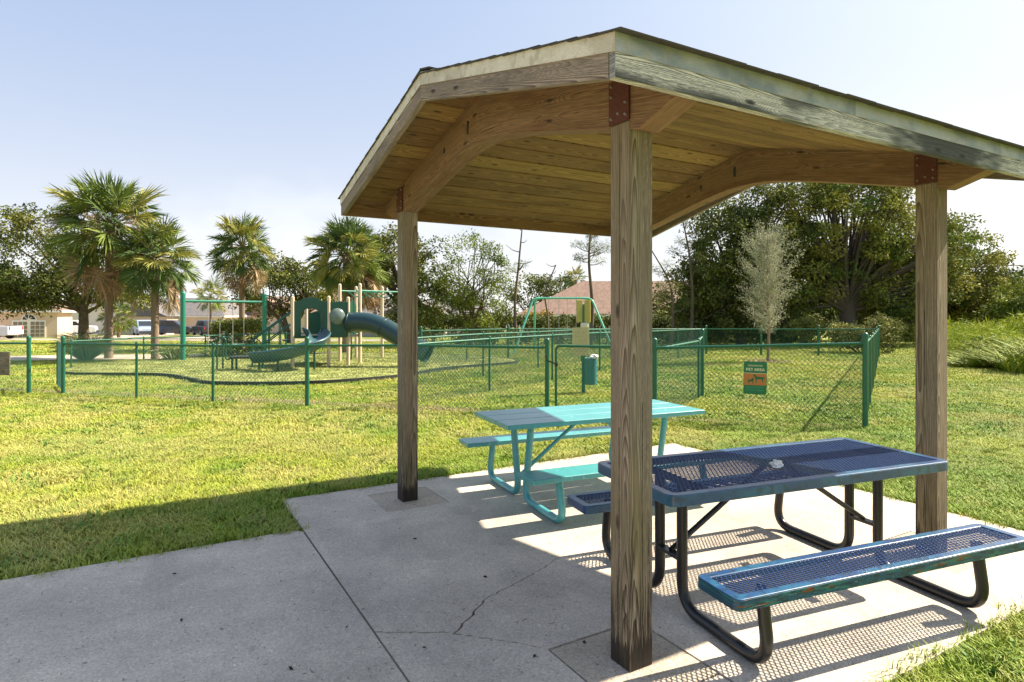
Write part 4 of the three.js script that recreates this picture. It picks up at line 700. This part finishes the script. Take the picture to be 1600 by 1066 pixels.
// cabbage palms
function palm(label, X, Z, h, cr, seed, opt = {}) {
  const f = rng(seed), gy = ground(X, Z), t = thing('cabbage_palm', label, 'palm tree', W(X, Z, gy), 0, 'palms along the playground'), LV = new Leaves(), DV = new Leaves(), PT = [], hub = V(opt.lean ?? 0, h, 0);
  part('trunk', taper([V(0, -0.1, 0), V((opt.lean ?? 0) * 0.2, h * 0.4, 0), hub], opt.r ?? 0.15, (opt.r ?? 0.15) * 0.85, 14, 12), M.palmBark, t);
  const fan = (LVx, a, el, len, size, col, droop) => {
    const d = V(Math.cos(a) * Math.cos(el), Math.sin(el), Math.sin(a) * Math.cos(el)), mid = hub.clone().addScaledVector(d, len * 0.55), end = hub.clone().addScaledVector(d, len); end.y -= droop * len * 0.45; mid.y -= droop * len * 0.08;
    PT.push(taper([hub.clone().addScaledVector(d, 0.05), mid, end], 0.022, 0.012, 5, 4));
    const ax = end.clone().sub(mid).normalize(), side = V(0, 1, 0).cross(ax); if (side.length() < 0.1) side.set(1, 0, 0); side.normalize().applyAxisAngle(ax, gauss(f) * 1.1); const nor = ax.clone().cross(side).normalize();
    const n = 26; for (let i = 0; i < n; i++) { const th = (i / (n - 1) - 0.5) * 4.2, l = size * (1 - 0.22 * Math.abs(th) / 1.95) * (0.85 + 0.3 * f());
      const v = ax.clone().multiplyScalar(Math.cos(th)).addScaledVector(side, Math.sin(th)).addScaledVector(nor, 0.28 * Math.abs(Math.sin(th)) - 0.12); v.y -= 0.06 + droop * 0.12; v.normalize();
      const k = 0.75 + 0.5 * f(), c = [col[0] * k, col[1] * k, col[2] * k], q = end.clone().addScaledVector(v, l * 0.55), v2 = v.clone(); v2.y -= 0.25 + 0.4 * f(); v2.normalize();
      const wd = size * 0.07; LVx.add([end.x, end.y, end.z], [v.x, v.y, v.z], l * 0.95, wd, c, f); LVx.add([q.x - v2.x * l * 0.12, q.y - v2.y * l * 0.12, q.z - v2.z * l * 0.12], [v2.x, v2.y, v2.z], l * 0.55, wd * 0.6, c, f); }
  };
  const nF = opt.n ?? 46; for (let i = 0; i < nF; i++) { const k = i / nF, a = i * 2.39996 + f() * 0.4, el = mix(1.4, -0.95, Math.pow(k, 0.9)) + gauss(f) * 0.12, y = f(), col = y > 0.72 ? [0.28, 0.27, 0.05] : y > 0.36 ? [0.15, 0.20, 0.03] : [0.07, 0.12, 0.025]; fan(LV, a, el, cr * rr(0.42, 0.64, f), cr * rr(0.42, 0.56, f), col, 0.12 + 0.4 * k); }
  const nD = (opt.dead ?? 12) * 0.65; for (let i = 0; i < nD; i++) { const a = (opt.da ?? 0) + gauss(f) * (opt.ds ?? 3), el = rr(-1.2, -0.45, f); fan(DV, a, el, cr * rr(0.5, 0.82, f), cr * rr(0.36, 0.52, f), mix3([0.30, 0.18, 0.09], [0.42, 0.33, 0.20], f()), 0.8); }
  // flower stalks
  for (let i = 0; i < (opt.stalk ?? 3); i++) { const a = f() * 6.283, e = hub.clone().add(V(Math.cos(a) * cr * 0.75, cr * 0.1, Math.sin(a) * cr * 0.75)); for (let j = 0; j < 260; j++) clump(DV, [e.x + gauss(f) * cr * 0.14, e.y - Math.abs(gauss(f)) * cr * 0.35, e.z + gauss(f) * cr * 0.14], 0.05, 1, 0.09, 0.02, [[0.34, 0.21, 0.15], [0.40, 0.29, 0.21]], f); PT.push(taper([hub, hub.clone().lerp(e, 0.5).add(V(0, 0.25, 0)), e], 0.015, 0.008, 5, 4)); }
  part('leaf_stalk', PT, S({ color: C(0.16, 0.15, 0.06), roughness: 0.8 }), t);
  part('crown', LV.geo(), M.leaf, t).userData.kind = 'stuff';
  const dl = part('dead_frond', DV.geo(), M.leaf, t); dl.userData.kind = 'stuff'; dl.userData.label = 'dry brown drooping fronds';
}
palm('tallest cabbage palm with flower stalks, in front of the live oak', -14.4, 22.2, 4.75, 2.15, 71, { r: 0.14, n: 58, dead: 16, da: -0.3, ds: 2, stalk: 4, lean: 0.05 });
palm('shorter cabbage palm with brown fronds between the tallest palm and the swing', -12.4, 21.6, 3.55, 1.55, 72, { n: 44, dead: 10, stalk: 2, r: 0.13 });
palm('neat cabbage palm with a brown skirt rising behind the box hedge', -11.9, 27.4, 4.55, 1.65, 73, { n: 42, dead: 16, stalk: 0, r: 0.13 });
palm('shaggy cabbage palm with a pale drooping skirt behind the overhead ladder', -6.55, 24.6, 3.9, 1.75, 74, { n: 60, dead: 22, da: 0, ds: 1.2, stalk: 0, r: 0.17 });
palm('small distant palm with feathery fronds in front of the tan gabled house', -25.2, 52, 3.6, 1.7, 75, { n: 22, dead: 0, stalk: 0, r: 0.09 });
palm('squat yellow green palm beside the grey roofed garage', -37.0, 58.5, 1.9, 1.9, 76, { n: 26, dead: 0, stalk: 0, r: 0.16 });
palm('palm top showing above the ridge of the brown roof', 7.6, 74, 6.6, 1.9, 77, { n: 24, dead: 0, stalk: 0, r: 0.15 });
// slender pines
function pine(label, X, Z, h, seed, tufts, o = {}) {
  const f = rng(seed), t = thing('slender_pine', label, 'tree', W(X, Z, ground(X, Z)), 0, 'thin pines near the brown roofed house'), LV = new Leaves(), tw = [];
  const c = spline([V(0, -0.1, 0), V(o.b ?? 0.1, h * 0.33, 0), V(-(o.b ?? 0.1) * 0.5, h * 0.66, 0), V(o.t ?? 0.1, h, 0)]);
  part('trunk', taper([0, 0.33, 0.66, 1].map((k) => c.getPoint(k)), o.r ?? 0.09, 0.025, 16, 8), M.bark, t);
  for (let i = 0; i < tufts; i++) { const k = rr(o.k0 ?? 0.6, 1, f), s = c.getPoint(k), a = f() * 6.283, l = rr(0.5, o.l ?? 1.5, f) * (1.15 - 0.5 * k), e = s.clone().add(V(Math.cos(a) * l, l * rr(0.1, 0.6, f), Math.sin(a) * l)), m = s.clone().lerp(e, 0.5); m.y -= 0.08; tw.push(taper([s, m, e], 0.028, 0.008, 5, 5));
    if (o.bare && f() < o.bare) continue; for (let j = 0; j < 3; j++) { const q = s.clone().lerp(e, rr(0.6, 1.05, f)); clump(LV, [q.x, q.y + 0.05, q.z], 0.28, 46, 0.22, 0.016, GREEN.oak, f, 0.6); } }
  part('branch', tw, M.bark, t); part('crown', LV.geo(), M.leaf, t).userData.kind = 'stuff';
}
pine('thin curving pine trunk rising beside the airy light green tree', 0.25, 29, 5.9, 81, 7, { bare: 0.8, b: -0.12, r: 0.085, l: 0.9, t: 0.25 });
pine('dead leaning sapling standing before the brown roof', 1.6, 29, 3.9, 82, 8, { bare: 0.7, r: 0.05, l: 0.7, t: 0.45, b: 0.1 });
pine('open crowned pine at the end of the arched swing frame', 3.7, 29.5, 6.4, 83, 17, { r: 0.12, l: 2.1, k0: 0.62 });
pine('tall bare pine beside the big dark tree', 8.6, 30, 6.8, 84, 14, { bare: 0.5, r: 0.09, l: 1.3, k0: 0.35, t: -0.5 });
pine('leaning thin pine by the end of the brown roof', 7.4, 29, 4.6, 85, 12, { bare: 0.3, r: 0.09, l: 1.1, k0: 0.3, t: -0.9 });
pine('dark thin pine between the leaning pine and the big dark tree', 9.3, 32, 5.2, 86, 12, { bare: 0.2, r: 0.08, l: 1.2, k0: 0.2 });

// hedges and shrubs
function hedge(name, label, pts, w, h, n, cols, seed, o = {}) {
  const f = rng(seed), O = W(pts[0][0], pts[0][1], ground(pts[0][0], pts[0][1])), t = thing(name, label, 'hedge', O), LV = new Leaves(), st = [];
  for (let s = 0; s < pts.length - 1; s++) { const [a, b] = pts[s], [c, d] = pts[s + 1], L = Math.hypot(c - a, d - b);
    for (let i = 0; i < n * L; i++) { const k = f(), X = mix(a, c, k), Z = mix(b, d, k), side = f() < 0.4; const y = side ? f() * h : h * (0.88 + 0.2 * f()), off = side ? (f() < 0.7 ? -1 : 1) * w / 2 * (0.85 + 0.3 * f()) : (f() - 0.5) * w; clump(LV, [X - (d - b) / L * off - O.x, y + (ground(X, Z) - O.y), -(Z + (c - a) / L * off) - O.z], o.cr ?? 0.2, o.m ?? 34, o.l ?? 0.1, o.lw ?? 0.055, cols, f, 0.9); }
    for (let i = 0; i < L * 2; i++) { const k = (i + 0.5) / (L * 2), X = mix(a, c, k), Z = mix(b, d, k); st.push(cyl(V(X - O.x, -0.05, -Z - O.z), V(X - O.x + 0.1, h * 0.8, -Z - O.z), 0.03, 0.012, 5)); } }
  part('stem', st, M.bark, t); part('foliage', LV.geo(), M.leaf, t).userData.kind = 'stuff';
}
hedge('clipped_hedge', 'box shaped clipped green hedge behind the two post swing', [[-11.5, 24.4], [-9.75, 24.2]], 1.2, 1.18, 150, GREEN.olive, 91);
hedge('clipped_hedge', 'long clipped hedge along the brown roofed house', [[-5.5, 33], [0, 33.5], [10, 35]], 1.1, 1.42, 42, [[0.05, 0.075, 0.015], [0.15, 0.16, 0.03]], 92, { cr: 0.3, m: 36, l: 0.14, lw: 0.08 });
function bush(label, X, Z, lobes, cols, seed, o = {}) {
  const f = rng(seed), t = thing('shrub', label, 'shrub', W(X, Z, ground(X, Z))), LV = new Leaves(), st = [];
  for (const [x, y, z, rx, ry, rz, n] of lobes) { for (let i = 0; i < n; i++) { const d = dirR(f), k = 0.4 + 0.6 * f(); clump(LV, [x + d[0] * rx * k, Math.max(0.05, y + d[1] * ry * k), z + d[2] * rz * k], o.cr ?? 0.26, o.m ?? 60, o.l ?? 0.13, o.w ?? 0.06, cols, f); } for (let i = 0; i < 5; i++) st.push(taper([V(x * 0.4, -0.05, z * 0.4), V(x * 0.8 + gauss(f) * 0.2, y * 0.5, z), V(x + gauss(f) * rx * 0.6, y + ry * 0.4, z)], 0.03, 0.008, 4, 5)); }
  part('stem', st, M.bark, t); part('foliage', LV.geo(), M.leaf, t).userData.kind = 'stuff';
}
bush('sunlit drooping shrub at the far corner of the fence', 14.6, 25, [[0, 0.85, 0, 0.95, 0.75, 0.7, 46], [-1.0, 0.7, -0.5, 0.8, 0.6, 0.6, 26]], [[0.10, 0.13, 0.03], [0.26, 0.25, 0.07]], 93);
bush('orange yellow shrub at the end of the brown roof', 2.0, 46, [[0, 1.5, 0, 1.2, 0.9, 1, 34]], [[0.34, 0.19, 0.03], [0.42, 0.30, 0.06]], 94, { cr: 0.36, l: 0.2, w: 0.11 });
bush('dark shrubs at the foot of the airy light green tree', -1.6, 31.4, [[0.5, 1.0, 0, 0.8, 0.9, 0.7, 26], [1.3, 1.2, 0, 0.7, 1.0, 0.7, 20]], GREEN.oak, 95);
bush('pale leafed shrubs before the small gabled house', -5.0, 40, [[0, 1.3, 0, 1.4, 0.9, 1, 34], [2.4, 1.1, 0, 1.2, 0.8, 1, 26]], GREEN.light, 96, { cr: 0.34, l: 0.18, w: 0.09 });
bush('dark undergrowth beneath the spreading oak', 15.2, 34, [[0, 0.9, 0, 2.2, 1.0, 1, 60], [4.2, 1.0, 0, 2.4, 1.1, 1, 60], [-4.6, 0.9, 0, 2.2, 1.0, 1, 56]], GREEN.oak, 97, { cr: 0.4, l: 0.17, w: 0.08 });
bush('yellow green leafy shrub beside the thick oak trunk', 14.0, 29.5, [[0, 0.9, 0, 1.0, 0.6, 0.7, 34], [4.4, 0.8, 0.4, 0.9, 0.6, 0.7, 28]], [[0.12, 0.15, 0.02], [0.30, 0.30, 0.06]], 98);
// arching ornamental grasses by the sidewalk
function fountain(label, X, Z, h, n, seed) {
  const f = rng(seed), t = thing('ornamental_grass', label, 'plant', W(X, Z, ground(X, Z)), 0, 'grass clumps along the sidewalk'), LV = new Leaves();
  for (let i = 0; i < n; i++) { const a = f() * 6.283, l = h * rr(0.6, 1.1, f), el = rr(0.6, 1.4, f), r0 = f() * 0.16, c = mix3([0.10, 0.16, 0.05], [0.28, 0.31, 0.12], f()), d = [Math.cos(a) * Math.cos(el), Math.sin(el), Math.sin(a) * Math.cos(el)]; LV.add([Math.cos(a) * r0, 0, Math.sin(a) * r0], d, l, 0.03, c, f); const q = [d[0] * l * 0.8, d[1] * l * 0.8, d[2] * l * 0.8], e = [d[0] + Math.cos(a) * 0.5, d[1] - 0.75, d[2] + Math.sin(a) * 0.5], k = 1 / Math.hypot(...e); LV.add([q[0] + Math.cos(a) * r0, q[1], q[2] + Math.sin(a) * r0], e.map((x) => x * k), l * 0.5, 0.022, c, f); }
  part('blades', LV.geo(), M.leaf, t).userData.kind = 'stuff'; t.children[0].name = 'leaf_blade';
}
fountain('wide fountain of ornamental grass at the foot of the tallest palm', -14.5, 21.2, 1.05, 420, 101);
fountain('small tuft of ornamental grass beside the swing upright', -11.3, 20.9, 0.75, 160, 102);
fountain('sparse tuft of ornamental grass near the box hedge', -10.5, 22.0, 0.6, 90, 103);
{ // tall weeds on the bank
  const f = rng(105), l = []; for (let i = 0; i < 5200; i++) { const Z = rr(16.8, 31, f), X = 0.695 * Z + rr(0.6, 9, f) + (Z < 18.5 ? 1.2 : 0); if (X < 13 && Z < 17.5) continue; const h = 0.40 * sstep(0, 2.6, X - 0.695 * Z - 0.4) * (0.6 + 0.8 * fbm(X * 0.8, Z * 0.8, 17)) + 0.16; const c = mix3([0.16, 0.25, 0.01], [0.32, 0.34, 0.025], f()); const k = rr(0.7, 1.2, f); l.push([X, ground(X, Z), -Z, rr(0.8, 1.2, f), c.map((x) => x * k), h * 1.3]); }
  scatter('tall_weeds', 'tall bright yellow green weeds on the bank beside the field', tuftGeo(30, 0.30, 1.0, 0.035, 106), M.grass, l, 'weeds');
  const YG = [[0.20, 0.28, 0.015], [0.42, 0.43, 0.04]];
  bush('bright reedy thicket at the front of the weedy bank', 15.6, 19.6, [[0, 0.35, 0, 1.0, 0.5, 1.0, 40], [1.4, 0.4, -0.4, 1.2, 0.6, 1.2, 44], [0.6, 0.5, -2.2, 1.4, 0.6, 1.4, 44]], YG, 108, { cr: 0.36, m: 70, l: 0.34, w: 0.022 });
  bush('bright reedy thicket along the back of the weedy bank', 18.6, 24.6, [[0, 0.5, 0, 1.4, 0.7, 1.2, 44], [2.2, 0.7, 0, 1.5, 0.8, 1.2, 44], [1.0, 0.6, -2.4, 1.5, 0.7, 1.2, 40]], YG, 109, { cr: 0.42, m: 70, l: 0.4, w: 0.026 });
  bush('low leafy bush in the tall weeds', 15.6, 20.2, [[0, 0.45, 0, 0.9, 0.45, 0.6, 34], [1.4, 0.5, 0.3, 0.8, 0.5, 0.6, 26]], GREEN.light, 107, { cr: 0.22 });
}

// ---------------------------------------------------------------- houses
const stucco = (c) => S({ color: C(...c), roughness: 0.95 });
const roofTex = (a, b, s) => S({ map: tex(256, 256, (u, v) => { const n = hash(Math.floor(u * 24 + (Math.floor(v * 20) % 2) * 0.5), Math.floor(v * 20), s), k = 0.85 + 0.2 * vn(u * 128, v * 128, s); return mix3(a, b, n).map((x) => x * k); }, true, 4, 4), roughness: 0.95 });
M.white = stucco([0.72, 0.68, 0.62]); M.glass = S({ color: C(0.03, 0.035, 0.04), roughness: 0.12 });
// a gabled or hipped roof over a w x d plan: ridge along x
function roofGeo(w, d, h, hip, y) {
  const x = w / 2, z = d / 2, r = Math.max(0.01, x - hip), v = [[-x, 0, z], [x, 0, z], [x, 0, -z], [-x, 0, -z], [-r, h, 0], [r, h, 0]], f = [[0, 1, 5], [0, 5, 4], [2, 3, 4], [2, 4, 5], [1, 2, 5], [3, 0, 4], [0, 3, 2], [0, 2, 1]], pos = [], uv = [];
  for (const t of f) for (const i of t) { pos.push(v[i][0], v[i][1] + y, v[i][2]); uv.push(v[i][0] + v[i][2] * 0.3, v[i][2] + v[i][1]); }
  const g = new THREE.BufferGeometry(); g.setAttribute('position', new THREE.Float32BufferAttribute(pos, 3)); g.setAttribute('uv', new THREE.Float32BufferAttribute(uv, 2)); g.computeVertexNormals(); return g;
}
function house(label, X, Z, turn, o) {
  const t = thing('house', label, 'house', W(X, Z, ground(X, Z)), turn), wm = stucco(o.wall);
  part('wall', box(o.w, o.h, o.d, 0, o.h / 2 - 0.15, 0), wm, t);
  const rf = part('roof', roofGeo(o.w + 0.9, o.d + 0.9, o.rh, o.hip ?? 0, o.h - 0.1), o.roof, t);
  part('fascia', box(o.w + 0.94, 0.2, o.d + 0.94, 0, o.h - 0.22, 0), M.white, rf);
  for (const g of o.gables ?? []) { const [x, w, d, h, rh] = g, z = o.d / 2; part('wing_wall', [box(w, h, d, x, h / 2 - 0.15, z + d / 2 - 0.01), extrude(poly([[x - w / 2, h - 0.16], [x + w / 2, h - 0.16], [x, h - 0.16 + rh * 0.9]]), 0.02).translate(0, 0, z + d - 0.03)], wm, t);
    const gr = roofGeo(d + 2.5, w + 0.7, rh, 0, h - 0.1); gr.rotateY(Math.PI / 2); gr.translate(x, 0.0, z + d / 2 - 0.85); part('wing_roof', gr, o.roof, t);
    if (g[5]) { part('recess_panel', box(w * 0.72, 2.1, 0.06, x, 1.0, z + d + 0.02), stucco([0.58, 0.49, 0.40]), t); }
    if (g[6]) part('gable_vent', [box(0.9, 0.6, 0.05, x, h + rh * 0.34, z + d + 0.02)], stucco([0.12, 0.11, 0.10]), t); }
  for (const [x, y, w, h] of o.windows ?? []) { const wi = part('window', box(w + 0.16, h + 0.16, 0.06, x, y, o.d / 2 + 0.01), M.white, t); const nx = Math.max(1, Math.round(w / 0.6)), ny = Math.max(1, Math.round(h / 0.6)); for (let i = 0; i < nx; i++) for (let j = 0; j < ny; j++) part('pane', box(w / nx - 0.07, h / ny - 0.07, 0.02, x - w / 2 + (i + 0.5) * w / nx, y - h / 2 + (j + 0.5) * h / ny, o.d / 2 + 0.045), M.glass, wi); }
  return t;
}
const roofTan = roofTex([0.50, 0.41, 0.35], [0.58, 0.48, 0.41], 301), roofGrey = roofTex([0.40, 0.38, 0.38], [0.49, 0.47, 0.46], 302), roofBrown = roofTex([0.46, 0.37, 0.32], [0.53, 0.43, 0.37], 303);
// tan house with the arched window
{
  const ph = 0.42, X = -43.5 - 4.8 * Math.cos(ph) - 3 * Math.sin(ph), Z = 59.5 - 4.8 * Math.sin(ph) + 3 * Math.cos(ph), t = house('tan stucco house with a large white arched window', X, Z, ph, { w: 9.6, d: 6, h: 2.75, rh: 2.0, hip: 4.6, wall: [0.56, 0.42, 0.32], roof: roofTan });
  const z = 3, wx = 2.6, arc = (r) => { const q = new THREE.Shape(); q.moveTo(-r, 0); q.absarc(0, 0, r, Math.PI, 0, true); q.closePath(); return q; };
  const wi = part('arched_window', [box(2.6, 1.66, 0.08, wx, 0.86, z + 0.02), extrude(arc(0.62), 0.08).translate(wx, 1.685, z - 0.02)], M.white, t), pg = S({ color: C(0.20, 0.16, 0.12), roughness: 0.2 });
  for (const s of [-1, 1]) for (let i = 0; i < 3; i++) for (let j = 0; j < 4; j++) part('pane', box(0.31, 0.31, 0.02, wx + s * (0.29 + i * 0.37), 0.28 + j * 0.37, z + 0.075), pg, wi);
  for (let i = 0; i < 4; i++) part('fan_pane', extrude((() => { const s = new THREE.Shape(), a0 = Math.PI * (i + 0.08) / 4, a1 = Math.PI * (i + 0.92) / 4; s.moveTo(Math.cos(a0) * 0.12, Math.sin(a0) * 0.12); s.absarc(0, 0, 0.5, a0, a1, false); s.lineTo(Math.cos(a1) * 0.12, Math.sin(a1) * 0.12); s.closePath(); return s; })(), 0.02).translate(wx, 1.72, z + 0.065), M.glass, wi);
  part('recess_panel', box(1.9, 2.1, 0.06, -1.9, 1.0, z + 0.02), S({ color: C(0.30, 0.17, 0.11), roughness: 0.8 }), t);  // flat panel added for the recess, its darkness put into the brown
  part('porch_column', box(0.55, 2.5, 0.5, -0.75, 1.2, z + 0.3), M.white, t);
}
house('pale grey roofed house with a wide cream garage', -45, 86, -0.1, { w: 16, d: 9, h: 2.7, rh: 2.4, hip: 4, wall: [0.62, 0.50, 0.39], roof: roofGrey, gables: [[-1, 6.5, 3, 2.6, 1.6, true]], windows: [[5.5, 1.4, 1.6, 1.2]] });
house('white two storey house behind the live oak trunk', -58, 92, 0, { w: 9, d: 8, h: 4.2, rh: 2.2, hip: 2, wall: [0.68, 0.62, 0.54], roof: roofGrey, windows: [[2, 2.9, 1.2, 1.2]] });
house('tan gabled house with a garage door and dark gable vent', -36, 96, -0.05, { w: 15, d: 10, h: 2.9, rh: 2.9, hip: 3, wall: [0.60, 0.47, 0.36], roof: roofTan, gables: [[-4.6, 5.6, 3, 2.9, 1.8, false, false], [2.2, 8.2, 4, 2.9, 2.3, true, true]] });
house('peach roofed house beside the blue grey car', -24.5, 90, 0.05, { w: 13, d: 10, h: 2.9, rh: 3.6, hip: 4, wall: [0.66, 0.53, 0.41], roof: roofTan, gables: [[4.4, 5, 2, 2.6, 1.4, false, false]] });
house('grey roofed house behind the box hedge', -15.5, 78, 0.0, { w: 11, d: 9, h: 2.5, rh: 2.2, hip: 3, wall: [0.58, 0.46, 0.36], roof: roofGrey, gables: [[-3, 4.2, 1.6, 2.4, 1.3, false, false]], windows: [[2.4, 1.3, 1.4, 1.1]] });
house('small grey gabled house beyond the hedge and airy tree', -9.5, 70, 0.0, { w: 14, d: 9, h: 2.4, rh: 1.8, hip: 2, wall: [0.52, 0.46, 0.40], roof: roofGrey, gables: [[-0.5, 6.5, 2.5, 2.5, 1.7, false, false]] });
house('brown shingle roofed house beyond the arched swing', 13.2, 62, -0.02, { w: 24.5, d: 12, h: 2.4, rh: 3.3, hip: 6.5, wall: [0.46, 0.36, 0.28], roof: roofBrown, windows: [[-6, 1.3, 1.4, 1.1]] });

// ---------------------------------------------------------------- vehicles
function car(name, label, X, Z, turn, col, kind) {
  const t = thing(name, label, kind === 'pickup' ? 'pickup truck' : 'car', W(X, Z, ground(X, Z) + 0.03), turn), paint = new THREE.MeshPhysicalMaterial({ color: C(...col), roughness: 0.35, clearcoat: 0.6, clearcoatRoughness: 0.1 });
  const wd = 1.82, L = kind === 'pickup' ? 5.4 : 4.7, h = L / 2;
  const body = kind === 'pickup' ? [[-h, 0.45], [-h, 1.0], [-0.55, 1.05], [-0.45, 1.08], [1.2, 1.1], [h - 0.15, 1.02], [h, 0.8], [h, 0.42], [h - 0.5, 0.34], [-h + 0.3, 0.36]] : [[-h, 0.45], [-h, 0.95], [-h + 0.12, 1.06], [0.9, 1.06], [h - 0.25, 0.94], [h, 0.75], [h, 0.40], [h - 0.5, 0.30], [-h + 0.3, 0.32]];
  const cab = kind === 'pickup' ? [[-0.6, 1.03], [-0.45, 1.72], [0.75, 1.74], [1.45, 1.06]] : [[-h + 0.08, 1.02], [-h + 0.35, 1.66], [-h + 0.8, 1.74], [0.35, 1.72], [1.15, 1.04]];
  part('body', extrude(poly(body), wd - 0.12, 0.06).translate(0, 0, -(wd - 0.12) / 2), paint, t);
  part('cabin', extrude(poly(cab), wd - 0.4, 0.07).translate(0, 0, -(wd - 0.4) / 2), paint, t);
  const inset = (k) => { const cx = cab.reduce((s, p) => s + p[0], 0) / cab.length; return cab.map(([x, y]) => [cx + (x - cx) * k, 1.10 + (y - 1.04) * 0.78]); };
  for (const s of [-1, 1]) { const w = extrude(poly(inset(0.84)), 0.02); w.translate(0, 0, s > 0 ? (wd - 0.4) / 2 + 0.065 : -(wd - 0.4) / 2 - 0.085); const wi = part('side_window', w, M.glass, t); part('pillar', box(0.08, 0.62, 0.01, kind === 'pickup' ? 0.35 : -0.55, 1.38, s * ((wd - 0.4) / 2 + 0.09)), paint, wi); }
  const quad = (a, b, o) => { const m = [(a[0] + b[0]) / 2, (a[1] + b[1]) / 2], l = Math.hypot(b[0] - a[0], b[1] - a[1]), g = box(l * 0.78, 0.02, wd - 0.52); g.rotateZ(Math.atan2(b[1] - a[1], b[0] - a[0])); return g.translate(m[0] + o, m[1] + 0.02, 0); };
  part('windscreen', quad(cab[cab.length - 2], cab[cab.length - 1], 0.075), M.glass, t); part('rear_window', quad(cab[0], cab[1], -0.075), M.glass, t);
  for (const x of [-h + 0.95, h - 0.95]) for (const s of [-1, 1]) { const w = part('wheel', new THREE.CylinderGeometry(0.36, 0.36, 0.22, 22).rotateX(Math.PI / 2).translate(x, 0.36, s * (wd / 2 - 0.08)), M.dark, t); part('rim', new THREE.CylinderGeometry(0.22, 0.22, 0.02, 16).rotateX(Math.PI / 2).translate(x, 0.36, s * (wd / 2 + 0.04)), M.chain, w); }
  for (const s of [-1, 1]) { part('tail_light', box(0.04, 0.28, 0.14, -h - 0.06, 0.9, s * 0.74), S({ color: C(0.35, 0.02, 0.02), roughness: 0.3 }), t); part('headlight', box(0.06, 0.14, 0.34, h + 0.03, 0.74, s * 0.62), S({ color: C(0.7, 0.7, 0.7), roughness: 0.2 }), t); }
  part('bumper', box(0.12, 0.2, wd - 0.1, h + 0.03, 0.45, 0), M.dark, t);
  if (kind === 'pickup') part('cargo_bed', box(1.7, 0.02, wd - 0.3, -h + 1.0, 1.075, 0), M.dark, t);
}
car('pickup_truck', 'white pickup truck at the porch of the tan house', -43.2, 50.5, Math.PI + 0.08, [0.62, 0.62, 0.64], 'pickup');
car('pickup_truck', 'white pickup truck parked beyond the corner of the tan house', -54.0, 76, 0.45, [0.78, 0.78, 0.78], 'pickup');
car('suv', 'silver blue estate car parked by the squat palm', -43.2, 73, -0.9, [0.30, 0.38, 0.55], 'suv');
car('suv', 'dark navy car half hidden behind a palm trunk', -41.0, 75, 0.2, [0.01, 0.015, 0.035], 'suv');
car('suv', 'black sport utility car next to the box hedge', -36.0, 73, 2.3, [0.012, 0.014, 0.02], 'suv');

// ---------------------------------------------------------------- small litter on the concrete
{
  const f = rng(121), lm = S({ color: C(0.035, 0.028, 0.022), roughness: 0.8 });
  const spots = [[-0.86, 3.23], [-1.35, 4.2], [-0.9, 3.9], [-1.75, 3.3], [-0.42, 3.05], [-2.1, 3.9], [0.05, 3.3], [-0.15, 3.85], [-0.72, 4.5], [0.35, 3.1], [-1.0, 2.85], [-0.25, 4.9], [-1.25, 3.05], [0.1, 2.95], [-0.55, 5.0]];
  for (const [X, Z] of spots) { const LV = new Leaves(); LV.add([0, 0.004, 0], [0.98, 0.12, 0.15], rr(0.022, 0.042, f), 0.015, [0.03, 0.025, 0.02], f); const m = part('fallen_leaf', LV.geo(), M.leaf); m.position.set(X, 0.006, -Z); m.rotation.y = f() * 6.28; tag(m, 'small dark dry leaf lying on the concrete', 'leaf', 'dry leaves on the concrete'); }
}

renderer.render(scene, camera);
